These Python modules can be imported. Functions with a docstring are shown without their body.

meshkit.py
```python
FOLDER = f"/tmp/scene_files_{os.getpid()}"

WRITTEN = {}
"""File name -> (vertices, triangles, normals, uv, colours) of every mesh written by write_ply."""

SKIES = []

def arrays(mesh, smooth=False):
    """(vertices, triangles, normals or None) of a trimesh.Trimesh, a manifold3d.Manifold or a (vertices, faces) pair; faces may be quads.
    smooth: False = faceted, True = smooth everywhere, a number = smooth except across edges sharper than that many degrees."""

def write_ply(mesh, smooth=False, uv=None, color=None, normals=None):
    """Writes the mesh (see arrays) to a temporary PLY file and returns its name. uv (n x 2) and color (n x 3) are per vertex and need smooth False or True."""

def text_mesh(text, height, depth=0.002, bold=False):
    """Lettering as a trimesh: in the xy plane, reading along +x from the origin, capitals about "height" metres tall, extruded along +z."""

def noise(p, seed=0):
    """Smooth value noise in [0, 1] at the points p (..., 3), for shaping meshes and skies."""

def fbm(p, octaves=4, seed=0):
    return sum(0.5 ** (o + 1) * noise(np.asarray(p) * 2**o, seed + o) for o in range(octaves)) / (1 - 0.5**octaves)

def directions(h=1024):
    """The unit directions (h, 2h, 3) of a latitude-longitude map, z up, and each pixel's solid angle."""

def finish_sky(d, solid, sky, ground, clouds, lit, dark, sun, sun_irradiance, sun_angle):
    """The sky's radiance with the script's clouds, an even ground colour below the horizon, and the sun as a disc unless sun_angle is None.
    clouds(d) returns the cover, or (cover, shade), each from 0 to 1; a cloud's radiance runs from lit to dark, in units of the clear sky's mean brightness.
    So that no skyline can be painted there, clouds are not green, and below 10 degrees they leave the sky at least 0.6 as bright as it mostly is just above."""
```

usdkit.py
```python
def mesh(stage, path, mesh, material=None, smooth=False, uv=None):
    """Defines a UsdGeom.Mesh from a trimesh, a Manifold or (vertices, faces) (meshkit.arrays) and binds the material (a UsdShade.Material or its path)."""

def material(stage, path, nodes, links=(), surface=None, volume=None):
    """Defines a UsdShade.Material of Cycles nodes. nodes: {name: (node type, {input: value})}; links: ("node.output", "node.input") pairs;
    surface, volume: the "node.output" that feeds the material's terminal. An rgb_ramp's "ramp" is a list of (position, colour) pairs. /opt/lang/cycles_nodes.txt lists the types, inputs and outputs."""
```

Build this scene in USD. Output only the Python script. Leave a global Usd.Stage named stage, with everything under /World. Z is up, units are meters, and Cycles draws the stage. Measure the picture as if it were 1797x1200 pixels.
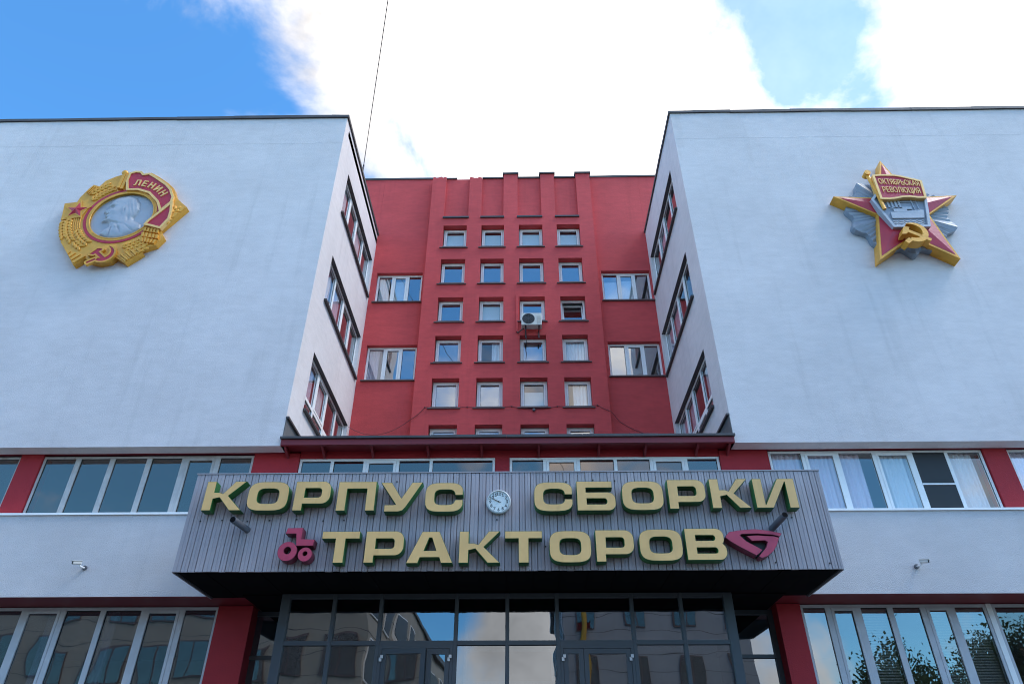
import math, random
import numpy as np, trimesh, usdkit, meshkit
from shapely.geometry import Polygon, Point, LineString, MultiPolygon, box as sbox
from shapely.ops import unary_union
from shapely import affinity
from pxr import Usd, UsdGeom, UsdLux, UsdShade, Gf, Sdf, Vt

stage = Usd.Stage.CreateInMemory()
UsdGeom.SetStageUpAxis(stage, UsdGeom.Tokens.z)
UsdGeom.Xform.Define(stage, '/World')
rnd = random.Random(7)

# ------------------------------------------------------------------ camera
cam = UsdGeom.Camera.Define(stage, '/World/camera')
cam.CreateHorizontalApertureAttr(36.0)
cam.CreateVerticalApertureAttr(36.0 * 683 / 1024)
cam.CreateFocalLengthAttr(1222 / 1797 * 36.0)
cam.AddTranslateOp().Set(Gf.Vec3d(0, 0, 1.6))
cam.AddRotateXYZOp().Set(Gf.Vec3f(90 + 34.18, 0, 0.89))
cam.CreateExposureAttr(1.24)

# ------------------------------------------------------------------ sky and sun
SUN_AZ, SUN_EL = math.radians(98), math.radians(54)      # to the right, behind thin bright cloud: soft light on the walls that look right
sun_dir = np.array([math.sin(SUN_AZ) * math.cos(SUN_EL), math.cos(SUN_AZ) * math.cos(SUN_EL), math.sin(SUN_EL)])
SKY_STRENGTH = 0.11
CLOUD = 7.9


def M(name, nodes, links, surface=None, volume=None):
    return usdkit.material(stage, '/World/Looks/' + name, nodes, links, surface, volume)


UsdGeom.Scope.Define(stage, '/World/Looks')
sky_mat = M('sky', {
    'sky': ('sky_texture', {'sky_type': 'single_scattering', 'sun_disc': False, 'sun_elevation': SUN_EL, 'sun_rotation': SUN_AZ, 'altitude': 200.0, 'air_density': 1.0, 'aerosol_density': 0.4, 'ozone_density': 1.6}),
    'tc': ('texture_coordinate', {}),
    'sep': ('separate_xyz', {}),
    # broad bank of cloud in front, its edge running down to the right
    'edge': ('vector_math', {'math_type': 'dot_product', 'vector2': (0.725, -0.418, 0.547)}),
    'bank': ('map_range', {'from_min': -0.19, 'from_max': 0.16, 'to_min': -0.28, 'to_max': 0.33, 'clamp': True}),
    'front': ('map_range', {'range_type': 'smoothstep', 'from_min': -0.05, 'from_max': 0.35, 'to_min': 0.0, 'to_max': 1.0, 'clamp': True}),
    'bias': ('math', {'math_type': 'multiply'}),
    # a gap in the bank to the right
    'gapd': ('vector_math', {'math_type': 'distance', 'vector2': (0.364, 0.558, 0.746)}),
    'gap': ('map_range', {'range_type': 'smoothstep', 'from_min': 0.0, 'from_max': 0.27, 'to_min': -0.40, 'to_max': 0.0, 'clamp': True}),
    'b2': ('math', {'math_type': 'add'}),
    'n1': ('noise_texture', {'scale': 3.6, 'detail': 9.0, 'roughness': 0.56, 'distortion': 0.25}),
    'cov0': ('math', {'math_type': 'add'}),
    'cov': ('map_range', {'range_type': 'smoothstep', 'from_min': 0.46, 'from_max': 0.66, 'to_min': 0.0, 'to_max': 1.0, 'clamp': True}),
    # a thin veil within the bank
    'veil': ('map_range', {'from_min': 0.10, 'from_max': 0.42, 'to_min': 0.0, 'to_max': 0.20, 'clamp': True}),
    'veilf': ('math', {'math_type': 'multiply'}),
    'covm': ('math', {'math_type': 'maximum'}),
    # brightness of the cloud: brightest towards the sun, soft relief
    'sd': ('vector_math', {'math_type': 'dot_product', 'vector2': tuple(sun_dir)}),
    'glow': ('map_range', {'range_type': 'smoothstep', 'from_min': -0.3, 'from_max': 1.0, 'to_min': 0.86, 'to_max': 1.05, 'clamp': True}),
    'n2': ('noise_texture', {'scale': 4.2, 'detail': 7.0, 'roughness': 0.6}),
    'rel': ('map_range', {'from_min': 0.3, 'from_max': 0.7, 'to_min': 0.46, 'to_max': 1.12, 'clamp': True}),
    'br': ('math', {'math_type': 'multiply'}),
    'cc': ('vector_math', {'math_type': 'scale', 'vector1': (1.035 * CLOUD, 1.0 * CLOUD, 0.985 * CLOUD)}),
    'skyc': ('mix', {'mix_type': 'multiply', 'fac': 1.0, 'color2': (0.52, 1.07, 1.38)}),
    'mix': ('mix', {'mix_type': 'mix'}),
    'bg': ('background_shader', {'strength': SKY_STRENGTH}),
}, [('tc.generated', 'edge.vector1'), ('edge.value', 'bank.value'), ('tc.generated', 'sep.vector'), ('sep.y', 'front.value'), ('bank.result', 'bias.value1'), ('front.result', 'bias.value2'),
    ('tc.generated', 'gapd.vector1'), ('gapd.value', 'gap.value'), ('bias.value', 'b2.value1'), ('gap.result', 'b2.value2'), ('tc.generated', 'n1.vector'), ('n1.fac', 'cov0.value1'), ('b2.value', 'cov0.value2'),
    ('cov0.value', 'cov.value'), ('tc.generated', 'sd.vector1'), ('sd.value', 'glow.value'), ('tc.generated', 'n2.vector'), ('n2.fac', 'rel.value'), ('glow.result', 'br.value1'), ('rel.result', 'br.value2'),
    ('br.value', 'cc.scale'), ('sky.color', 'skyc.color1'), ('skyc.color', 'mix.color1'), ('cc.vector', 'mix.color2'), ('edge.value', 'veil.value'), ('veil.result', 'veilf.value1'), ('front.result', 'veilf.value2'), ('veilf.value', 'covm.value1'), ('cov.result', 'covm.value2'), ('covm.value', 'mix.fac'), ('mix.color', 'bg.color')], surface='bg.background')
dome = UsdLux.DomeLight.Define(stage, '/World/sky')
UsdShade.MaterialBindingAPI.Apply(dome.GetPrim()).Bind(sky_mat)
dome.GetPrim().SetCustomDataByKey('kind', 'structure')
sun = UsdLux.DistantLight.Define(stage, '/World/sun')
sun.CreateNormalizeAttr(True)
sun.CreateIntensityAttr(0.31)
sun.CreateAngleAttr(24.0)
sun.CreateColorAttr(Gf.Vec3f(1.0, 0.985, 0.96))
sun.AddRotateXYZOp().Set(Gf.Vec3f(math.degrees(math.pi / 2 - SUN_EL), 0, 180 - math.degrees(SUN_AZ) ))

# ------------------------------------------------------------------ scene-writing helpers
used = {}


def unique(parent, name):
    k = (parent, name)
    n = used.get(k, 0)
    used[k] = n + 1
    return f'{parent}/{name}' if n == 0 else f'{parent}/{name}_{n:03d}'


def tag(p, label=None, cat=None, group=None, kind=None):
    for k, v in (('label', label), ('category', cat), ('group', group), ('kind', kind)):
        if v:
            p.SetCustomDataByKey(k, v)
    return p


def thing(name, label, cat, loc=(0, 0, 0), group=None):
    x = UsdGeom.Xform.Define(stage, unique('/World', name))
    x.AddTranslateOp().Set(Gf.Vec3d(*map(float, loc)))
    return tag(x.GetPrim(), label, cat, group)


def sub(parent, name, label=None):
    x = UsdGeom.Xform.Define(stage, unique(str(parent.GetPath()), name))
    return tag(x.GetPrim(), label)


def origin(prim):
    """The translation of the top-level thing above prim."""
    p = prim
    while str(p.GetPath().GetParentPath()) != '/World':
        p = p.GetParent()
    op = UsdGeom.Xformable(p).GetOrderedXformOps()
    return np.array(op[0].Get()) if op else np.zeros(3)


def put(parent, name, mesh, mat, smooth=False, label=None):
    """Adds a mesh given in world coordinates under parent (or under /World)."""
    where = '/World' if parent is None else str(parent.GetPath())
    v, f, _ = meshkit.arrays(mesh)
    if parent is not None:
        v = v - origin(parent)
    m = usdkit.mesh(stage, unique(where, name), trimesh.Trimesh(v, f, process=False), mat, smooth)
    return tag(m.GetPrim(), label)


class Frame:
    """Local axes: u to the right, v up, w out towards the viewer."""

    def __init__(self, o, u=(1, 0, 0), v=(0, 0, 1), w=(0, -1, 0)):
        self.T = np.eye(4)
        self.T[:3, 0], self.T[:3, 1], self.T[:3, 2], self.T[:3, 3] = u, v, w, o

    def __call__(self, mesh):
        m = mesh.copy()
        m.apply_transform(self.T)
        return m


FRONT = lambda y, x=0, z=0: Frame((x, y, z))
EAST = lambda x: Frame((x, 0, 0), (0, 1, 0), (0, 0, 1), (1, 0, 0))         # a wall that looks towards +x; u = y
WEST = lambda x: Frame((x, 0, 0), (0, -1, 0), (0, 0, 1), (-1, 0, 0))      # a wall that looks towards -x; u = -y


def cat(ms):
    return trimesh.util.concatenate(list(ms))


def bx(u0, u1, v0, v1, w0, w1):
    m = trimesh.creation.box((abs(u1 - u0), abs(v1 - v0), abs(w1 - w0)))
    m.apply_translation(((u0 + u1) / 2, (v0 + v1) / 2, (w0 + w1) / 2))
    return m


def wbox(x0, x1, y0, y1, z0, z1):
    return bx(x0, x1, y0, y1, z0, z1)


def chamfer_box(u0, u1, v0, v1, w0, w1, c=0.006):
    import manifold3d
    pts = []
    for a, sa in ((u0, 1), (u1, -1)):
        for b, sb in ((v0, 1), (v1, -1)):
            for d, sd in ((w0, 1), (w1, -1)):
                pts += [(a + sa * c, b + sb * c, d), (a + sa * c, b, d + sd * c), (a, b + sb * c, d + sd * c)]
    return trimesh.convex.convex_hull(np.array(pts))


def ext(poly, w0, w1):
    gs = getattr(poly, 'geoms', [poly])
    out = []
    for g in gs:
        if g.is_empty or g.geom_type != 'Polygon' or g.area < 1e-6:
            continue
        m = trimesh.creation.extrude_polygon(g, w1 - w0, engine='earcut')
        m.apply_translation((0, 0, w0))
        out.append(m)
    return cat(out)


def bev(poly, w0, w1, c):
    """Extrusion with a chamfered front edge (hull-free: two lofted rings per contour)."""
    gs = getattr(poly, 'geoms', [poly])
    out = []
    for g in gs:
        inner = g.buffer(-c, join_style=2)
        if inner.is_empty or inner.geom_type != 'Polygon' or len(inner.interiors) != len(g.interiors) or len(inner.exterior.coords) != len(g.exterior.coords):
            out.append(ext(g, w0, w1))
            continue
        out += [ext(g, w0, w1 - c), ext(inner, w1 - c, w1)]
    return cat(out)


def tube(pts, r, n=8):
    p = np.asarray(pts, float)
    t = np.gradient(p, axis=0)
    t /= np.linalg.norm(t, axis=1, keepdims=True) + 1e-12
    a = np.cross(t, np.where(np.abs(t[:, 2:]) < 0.9, [0, 0, 1.0], [1.0, 0, 0]))
    a /= np.linalg.norm(a, axis=1, keepdims=True) + 1e-12
    b = np.cross(t, a)
    ang = np.arange(n) * 2 * np.pi / n
    v = (p[:, None] + r * (np.cos(ang)[None, :, None] * a[:, None] + np.sin(ang)[None, :, None] * b[:, None])).reshape(-1, 3)
    f = []
    for i in range(len(p) - 1):
        for j in range(n):
            k = (j + 1) % n
            q = (i * n + j, i * n + k, (i + 1) * n + k, (i + 1) * n + j)
            f += [(q[0], q[1], q[2]), (q[0], q[2], q[3])]
    for j in range(1, n - 1):
        f += [(0, j + 1, j), ((len(p) - 1) * n, (len(p) - 1) * n + j, (len(p) - 1) * n + j + 1)]
    m = trimesh.Trimesh(v, f, process=False)
    return m


# ------------------------------------------------------------------ materials
def paint(name, base, rough=0.7, var=0.10, scale=0.6, streak=0.0, bump=0.0, bscale=60.0, stretch=(1, 1, 1), dirt=None, metallic=0.0, spec=0.5, coat=0.0, fine=0.0):
    """Colour with soft blotches, vertical weather streaks and fine relief, all in metres."""
    b = np.array(base)
    nodes = {'g': ('geometry', {}),
             'na': ('noise_texture', {'scale': scale, 'detail': 6.0, 'roughness': 0.6}),
             'ra': ('map_range', {'from_min': 0.3, 'from_max': 0.7, 'to_min': 0.0, 'to_max': 1.0, 'clamp': True}),
             'ca': ('mix', {'mix_type': 'mix', 'color1': tuple(b * (1 - var)), 'color2': tuple(np.minimum(b * (1 + var), 0.95))}),
             'p': ('principled_bsdf', {'roughness': rough, 'metallic': metallic, 'specular_ior_level': spec, 'coat_weight': coat})}
    links = [('g.position', 'na.vector'), ('na.fac', 'ra.value'), ('ra.result', 'ca.fac')]
    out = 'ca.color'
    if streak:
        d = np.array(dirt if dirt is not None else b * 0.72)
        nodes |= {'ms': ('mapping', {'scale': (2.6, 2.6, 0.16)}), 'ns': ('noise_texture', {'scale': 1.3, 'detail': 5.0, 'roughness': 0.65}),
                  'rs': ('map_range', {'from_min': 0.55, 'from_max': 0.78, 'to_min': 0.0, 'to_max': streak, 'clamp': True}), 'cs': ('mix', {'mix_type': 'mix', 'color2': tuple(d)})}
        links += [('g.position', 'ms.vector'), ('ms.vector', 'ns.vector'), ('ns.fac', 'rs.value'), ('rs.result', 'cs.fac'), (out, 'cs.color1')]
        out = 'cs.color'
    if fine:
        nodes |= {'mfi': ('mapping', {'scale': (1.5, 1.5, 5.0)}), 'nfi': ('noise_texture', {'scale': 1.6, 'detail': 7.0, 'roughness': 0.7}), 'rfi': ('map_range', {'from_min': 0.25, 'from_max': 0.75, 'to_min': 1 - fine, 'to_max': 1 + fine}), 'cfi': ('vector_math', {'math_type': 'scale'})}
        links += [('g.position', 'mfi.vector'), ('mfi.vector', 'nfi.vector'), ('nfi.fac', 'rfi.value'), (out, 'cfi.vector1'), ('rfi.result', 'cfi.scale')]
        out = 'cfi.vector'
    links.append((out, 'p.base_color'))
    if bump:
        nodes |= {'mb': ('mapping', {'scale': stretch}), 'nb': ('noise_texture', {'scale': bscale, 'detail': 4.0, 'roughness': 0.6}), 'bu': ('bump', {'strength': 1.0, 'distance': bump})}
        links += [('g.position', 'mb.vector'), ('mb.vector', 'nb.vector'), ('nb.fac', 'bu.height'), ('bu.normal', 'p.normal')]
    return M(name, nodes, links, 'p.BSDF')


def glass(name, tint=(0.93, 0.96, 0.97), fmin=0.32, wav=0.004, refl=(0.95, 0.98, 1.0)):
    return M(name, {'g': ('geometry', {}), 'n': ('noise_texture', {'scale': 1.1, 'detail': 1.0}), 'b': ('bump', {'strength': 1.0, 'distance': wav}),
                    'f': ('fresnel', {'IOR': 1.5}), 'mr': ('map_range', {'from_min': 0.0, 'from_max': 1.0, 'to_min': fmin, 'to_max': 1.0, 'clamp': True}),
                    't': ('transparent_bsdf', {'color': tint}), 'r': ('glossy_bsdf', {'roughness': 0.0, 'color': refl}), 'm': ('mix_closure', {}), 'inv': ('math', {'math_type': 'subtract', 'value1': 1.0}), 'mf': ('math', {'math_type': 'multiply'})},
             [('g.backfacing', 'inv.value2'), ('inv.value', 'mf.value1'), ('mr.result', 'mf.value2'), ('mf.value', 'm.fac'), ('g.position', 'n.vector'), ('n.fac', 'b.height'), ('b.normal', 'r.normal'), ('b.normal', 'f.normal'), ('f.fac', 'mr.value'), ('t.BSDF', 'm.closure1'), ('r.BSDF', 'm.closure2')], 'm.closure')


m_white = paint('pale_plaster', (0.66, 0.61, 0.605), 0.8, 0.07, 0.35, 0.4, 0.007, 55.0, (0.6, 1.0, 1.0), spec=0.25, fine=0.08)
m_rough = paint('pale_roughcast', (0.625, 0.60, 0.60), 0.85, 0.06, 0.5, 0.22, 0.016, 60.0, spec=0.2, fine=0.05)
m_red = paint('red_plaster', (0.57, 0.072, 0.072), 0.72, 0.12, 0.5, 0.4, 0.006, 50.0, (0.6, 0.6, 1.0), spec=0.25, fine=0.11)
m_redlow = paint('deep_red_lower', (0.40, 0.030, 0.038), 0.6, 0.1, 0.6, 0.3, 0.006, 40.0, spec=0.2, fine=0.06)  # darker, more saturated red used on the lower storeys
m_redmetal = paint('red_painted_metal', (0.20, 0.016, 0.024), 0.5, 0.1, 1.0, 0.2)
m_dark = paint('dark_flashing', (0.055, 0.05, 0.052), 0.55, 0.25, 2.0, 0.3, 0.004, 12.0)
m_flash = paint('grey_roofing_felt', (0.11, 0.11, 0.115), 0.85, 0.2, 2.0, 0, 0.006, 30.0)
m_sill = paint('brown_sill_metal', (0.13, 0.09, 0.085), 0.5, 0.2, 2.0, 0.2)
m_frame = paint('white_window_frame', (0.88, 0.87, 0.85), 0.35, 0.04, 3.0, 0.15, dirt=(0.5, 0.46, 0.42))
m_oldframe = paint('weathered_white_frame', (0.52, 0.50, 0.48), 0.6, 0.14, 3.0, 0.9, 0.004, 25.0, (1, 1, 0.15), dirt=(0.24, 0.20, 0.175))
m_gframe = paint('shade_greyed_frame', (0.52, 0.53, 0.55), 0.45, 0.08, 3.0, 0.35)  # white frames, with the dimness of the ground floor put into their grey
m_pgold = paint('pale_gold_paint', (0.84, 0.50, 0.17), 0.4, 0.10, 3.0, 0.2, metallic=0.15)
m_alu = paint('grey_aluminium', (0.05, 0.058, 0.068), 0.38, 0.06, 2.0)
m_seal = paint('black_rubber', (0.02, 0.02, 0.02), 0.6, 0.1, 4.0)
m_glass = glass('window_glass', fmin=0.33)
m_glassg = glass('ground_floor_glass', (0.8, 0.83, 0.85), 0.24, 0.004, (1.0, 0.92, 0.84))
m_glassc = glass('clear_glass', fmin=0.13, refl=(1.0, 0.93, 0.86))
m_glassd = glass('tinted_glass', (0.66, 0.68, 0.70), 0.17, 0.003, (1.0, 0.84, 0.70))
m_glasse = glass('entrance_glass', (0.50, 0.54, 0.58), 0.20, 0.004, (0.86, 0.93, 1.0))
m_blind = paint('white_blind', (0.80, 0.80, 0.78), 0.8, 0.04, 2.0)
m_slat = paint('beige_blind', (0.55, 0.50, 0.42), 0.6, 0.05, 2.0)
m_curt = paint('pink_curtain', (0.82, 0.68, 0.74), 0.85, 0.08, 1.2)
m_curtw = paint('white_curtain', (0.86, 0.84, 0.84), 0.85, 0.06, 1.2)
m_room = paint('room_wall', (0.36, 0.35, 0.33), 0.9, 0.05, 1.0)
m_ceil = paint('room_ceiling', (0.55, 0.55, 0.54), 0.9, 0.04, 1.0)
m_canopy = [paint('ribbed_metal_%s' % n, c, 0.42, 0.06, 0.9, 0.12, dirt=(0.17, 0.165, 0.17)) for n, c in
            (('grey', (0.345, 0.31, 0.325)), ('pale', (0.375, 0.335, 0.35)), ('dull', (0.32, 0.288, 0.302)))]
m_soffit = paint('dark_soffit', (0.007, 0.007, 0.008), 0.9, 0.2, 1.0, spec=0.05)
m_gap = paint('dark_backing', (0.05, 0.05, 0.055), 0.8, 0.1, 1.0)
m_cream = paint('cream_plastic', (0.73, 0.44, 0.16), 0.45, 0.10, 1.4, 0.45, dirt=(0.48, 0.28, 0.09))
m_green = paint('green_plastic', (0.018, 0.105, 0.02), 0.45, 0.25, 2.5)
m_pink = paint('crimson_face', (0.43, 0.04, 0.085), 0.45, 0.10, 3.0, 0.3)
m_pinkside = paint('dark_crimson_side', (0.15, 0.018, 0.04), 0.5, 0.15, 3.0)
m_black = paint('black_trim', (0.012, 0.012, 0.012), 0.5, 0.2, 3.0)
m_gold = paint('gold_paint', (0.74, 0.345, 0.045), 0.40, 0.16, 3.0, 0.3, 0.006, 18.0, metallic=0.25, dirt=(0.30, 0.15, 0.03))
m_medred = paint('ruby_enamel', (0.44, 0.017, 0.038), 0.38, 0.12, 2.5, 0.2, 0.004, 12.0)
m_silver = paint('grey_silver_paint', (0.25, 0.28, 0.33), 0.5, 0.14, 2.5, 0.25, 0.006, 14.0, metallic=0.15)
m_silverl = paint('pale_silver_paint', (0.38, 0.40, 0.44), 0.42, 0.10, 2.5, 0.2, 0.005, 14.0, metallic=0.1)
m_dial = paint('clock_dial', (0.66, 0.72, 0.70), 0.4, 0.03, 4.0)
m_rim = paint('clock_rim', (0.50, 0.54, 0.55), 0.35, 0.05, 4.0)
m_steel = paint('steel', (0.45, 0.46, 0.48), 0.3, 0.08, 6.0, metallic=0.8)
m_pipe = paint('painted_pipe', (0.085, 0.09, 0.105), 0.45, 0.25, 5.0)
m_acw = paint('off_white_casing', (0.66, 0.64, 0.58), 0.45, 0.06, 4.0, 0.3)
m_wire = paint('dark_cable', (0.035, 0.03, 0.03), 0.6, 0.1, 4.0)
m_redwire = paint('brown_cable', (0.15, 0.03, 0.036), 0.6, 0.1, 4.0)
m_asph = paint('asphalt', (0.055, 0.055, 0.057), 0.9, 0.2, 0.4, 0, 0.01, 40.0)
m_pave = paint('paving', (0.14, 0.14, 0.135), 0.85, 0.15, 0.6, 0, 0.006, 30.0)
m_beige = paint('beige_cladding', (0.31, 0.275, 0.23), 0.8, 0.1, 0.3, 0.3)
m_grey = paint('grey_render', (0.30, 0.31, 0.33), 0.8, 0.1, 0.3, 0.3)
m_yellow = paint('ochre_pipe', (0.42, 0.25, 0.03), 0.6, 0.1, 0.5)
m_bark = paint('bark', (0.09, 0.065, 0.045), 0.9, 0.3, 3.0, 0, 0.02, 20.0)
m_leaf = M('leaf', {'g': ('geometry', {}), 'r': ('rgb_ramp', {'ramp': [(0.0, (0.025, 0.05, 0.012)), (1.0, (0.075, 0.12, 0.03))]}), 'd': ('diffuse_bsdf', {}), 't': ('translucent_bsdf', {}), 'm': ('mix_closure', {'fac': 0.35})},
           [('g.random_per_island', 'r.fac'), ('r.color', 'd.color'), ('r.color', 't.color'), ('d.BSDF', 'm.closure1'), ('t.BSDF', 'm.closure2')], 'm.closure')

# ------------------------------------------------------------------ windows
def curtain_mesh(u0, u1, v0, v1, w, fold=0.11, amp=0.025):
    n = max(8, int((u1 - u0) / fold * 6))
    us = np.linspace(u0, u1, n)
    ph = rnd.random() * 6
    ws = w + amp * np.sin(us / fold * 2 * np.pi + ph) + 0.4 * amp * np.sin(us / fold * 3.7 + ph)
    v = np.vstack([np.c_[us, np.full(n, v0), ws], np.c_[us, np.full(n, v1), ws], np.c_[us, np.full(n, v0), ws - 0.006], np.c_[us, np.full(n, v1), ws - 0.006]])
    f = []
    for i in range(n - 1):
        f += [(i, i + 1, n + i + 1), (i, n + i + 1, n + i), (2 * n + i, 3 * n + i + 1, 2 * n + i + 1), (2 * n + i, 3 * n + i, 3 * n + i + 1)]
    return trimesh.Trimesh(v, f, process=False)


def ring(u0, u1, v0, v1, t, w0, w1):
    return ext(sbox(u0, v0, u1, v1).difference(sbox(u0 + t, v0 + t, u1 - t, v1 - t)), w0, w1)


def window(parent, F, u0, u1, v0, v1, mull=(), trans=(), sash=(), fm=None, gm=None, t=0.065, mt=0.07, cover=None, sill=None, label=None, name='window', tilt=None, sash_t=0.055, depth=0.07):
    """A window in the plane w = 0 of frame F, facing +w: frame with mullions and transoms, a pane in each light, sashes in some, blinds or curtains behind."""
    fm, gm = fm or m_frame, gm or m_glass
    W = sub(parent, name, label)
    us, vs = [u0 + t / 2] + list(mull) + [u1 - t / 2], [v0 + t / 2] + list(trans) + [v1 - t / 2]
    parts = [ring(u0, u1, v0, v1, t, -depth, 0)]
    put(W, 'frame', F(parts[0]), fm)
    for m_ in mull:
        put(W, 'mullion', F(bx(m_ - mt / 2, m_ + mt / 2, v0 + t, v1 - t, -depth, 0.008)), fm)
    for r_ in trans:
        put(W, 'transom', F(bx(u0 + t, u1 - t, r_ - mt / 2, r_ + mt / 2, -depth, 0.004)), fm)
    k = 0
    for j in range(len(vs) - 1):
        for i in range(len(us) - 1):
            a, b = (us[i] + (t if i == 0 else mt) / 2, us[i + 1] - (t if i == len(us) - 2 else mt) / 2)
            c, d = (vs[j] + (t if j == 0 else mt) / 2, vs[j + 1] - (t if j == len(vs) - 2 else mt) / 2)
            g = (a, b, c, d)
            X = lambda m: m
            if k in sash:
                s = sash_t
                rg = ring(a + 0.004, b - 0.004, c + 0.004, d - 0.004, s, -0.05, 0.014)
                if tilt == k:                                  # sash tipped inwards at its top
                    R = trimesh.transformations.rotation_matrix(math.radians(-13), (1, 0, 0), (0, c, -0.05))
                    X = lambda m: m.apply_transform(R)
                put(W, 'sash', F(X(rg)), fm)
                g = (a + s, b - s, c + s, d - s)
            pm = bx(*g, -0.034, -0.026)
            gc = ((g[0] + g[1]) / 2, (g[2] + g[3]) / 2, -0.03)
            for ax in ((1, 0, 0), (0, 1, 0)):
                pm.apply_transform(trimesh.transformations.rotation_matrix(math.radians(rnd.uniform(-0.45, 0.45)), ax, gc))
            put(W, 'pane', F(X(pm)), gm)
            put(W, 'seal', F(X(ring(g[0] - 0.001, g[1] + 0.001, g[2] - 0.001, g[3] + 0.001, 0.012, -0.025, -0.018))), m_seal)
            if cover and k in cover:
                kind, lo, mat = cover[k]
                if kind == 'blind':
                    put(W, 'blind', F(bx(a, b, c + (d - c) * lo[0], c + (d - c) * lo[1], -0.14, -0.13)), mat)
                elif kind == 'slats':
                    n = int((d - c) / 0.05)
                    ms = []
                    for q in range(n):
                        s = bx(a, b, -0.014, 0.014, -0.001, 0.001)
                        s.apply_transform(trimesh.transformations.rotation_matrix(0.5, (1, 0, 0)))
                        s.apply_translation((0, c + 0.025 + q * 0.05, -0.16))
                        ms.append(s)
                    put(W, 'blind', F(cat(ms)), mat)
                else:
                    put(W, 'curtain', F(curtain_mesh(a + (b - a) * lo[0], a + (b - a) * lo[1], c, d, -0.12)), mat)
            k += 1
    if sill:
        s0, s1, out, hgt = sill
        m = bx(s0, s1, v0 - hgt, v0 - 0.004, -0.05, out)
        vv = m.vertices.copy()
        vv[(vv[:, 2] > 0) & (vv[:, 1] > v0 - 0.02), 1] -= 0.02
        m.vertices = vv
        put(W, 'sill', F(m), m_sill)
    return W


def wall(parent, F, rect, holes, thick, mat, name='wall', label=None):
    p = sbox(rect[0], rect[2], rect[1], rect[3])
    for h in holes:
        p = p.difference(sbox(h[0], h[2], h[1], h[3]))
    return put(parent, name, F(ext(p, -thick, 0)), mat, label=label)


def flashing(parent, F, u0, u1, v, n, over=0.045, h=0.085, depth=0.5, name='roof_flashing', mat=None):
    """Sheets of edge flashing, each its own slightly bent piece."""
    cuts = np.linspace(u0, u1, n + 1)
    for i in range(n):
        a, b = cuts[i] + 0.004, cuts[i + 1] - 0.004 + (0.012 if i < n - 1 else 0)
        k = 7
        us = np.linspace(a, b, k)
        ph, am = rnd.random() * 6, rnd.choice([0.004, 0.006, 0.012])
        top = v + 0.02 + am * np.sin(us * 1.7 + ph) + rnd.uniform(-0.008, 0.008)
        bot = v - h + 0.5 * am * np.sin(us * 2.9 + ph) + rnd.uniform(-0.012, 0.012)
        ov = over + rnd.uniform(-0.006, 0.008)
        vv, ff = [], []
        for q in range(k):
            vv += [(us[q], bot[q], ov), (us[q], top[q], ov), (us[q], top[q] + 0.02, -depth), (us[q], bot[q], -0.003 + 0.004)]
        for q in range(k - 1):
            for r in range(4):
                s = (r + 1) % 4
                A, B, C, D = q * 4 + r, q * 4 + s, (q + 1) * 4 + s, (q + 1) * 4 + r
                ff += [(A, D, C), (A, C, B)]
        ff += [(0, 1, 2), (0, 2, 3), (4 * k - 4, 4 * k - 2, 4 * k - 3), (4 * k - 4, 4 * k - 1, 4 * k - 2)]
        m = trimesh.Trimesh(vv, ff, process=False)
        m.fix_normals()
        put(parent, name, F(m), mat or m_dark)


# ------------------------------------------------------------------ ground
def structure(name, mesh, mat):
    return tag(put(None, name, mesh, mat), kind='structure')


structure('ground', wbox(-400, 400, -400, 400, -0.3, 0.0), m_asph)
structure('pavement', wbox(-40, 40, 9.5, 13.9, 0.0, 0.12), m_pave)

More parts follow.
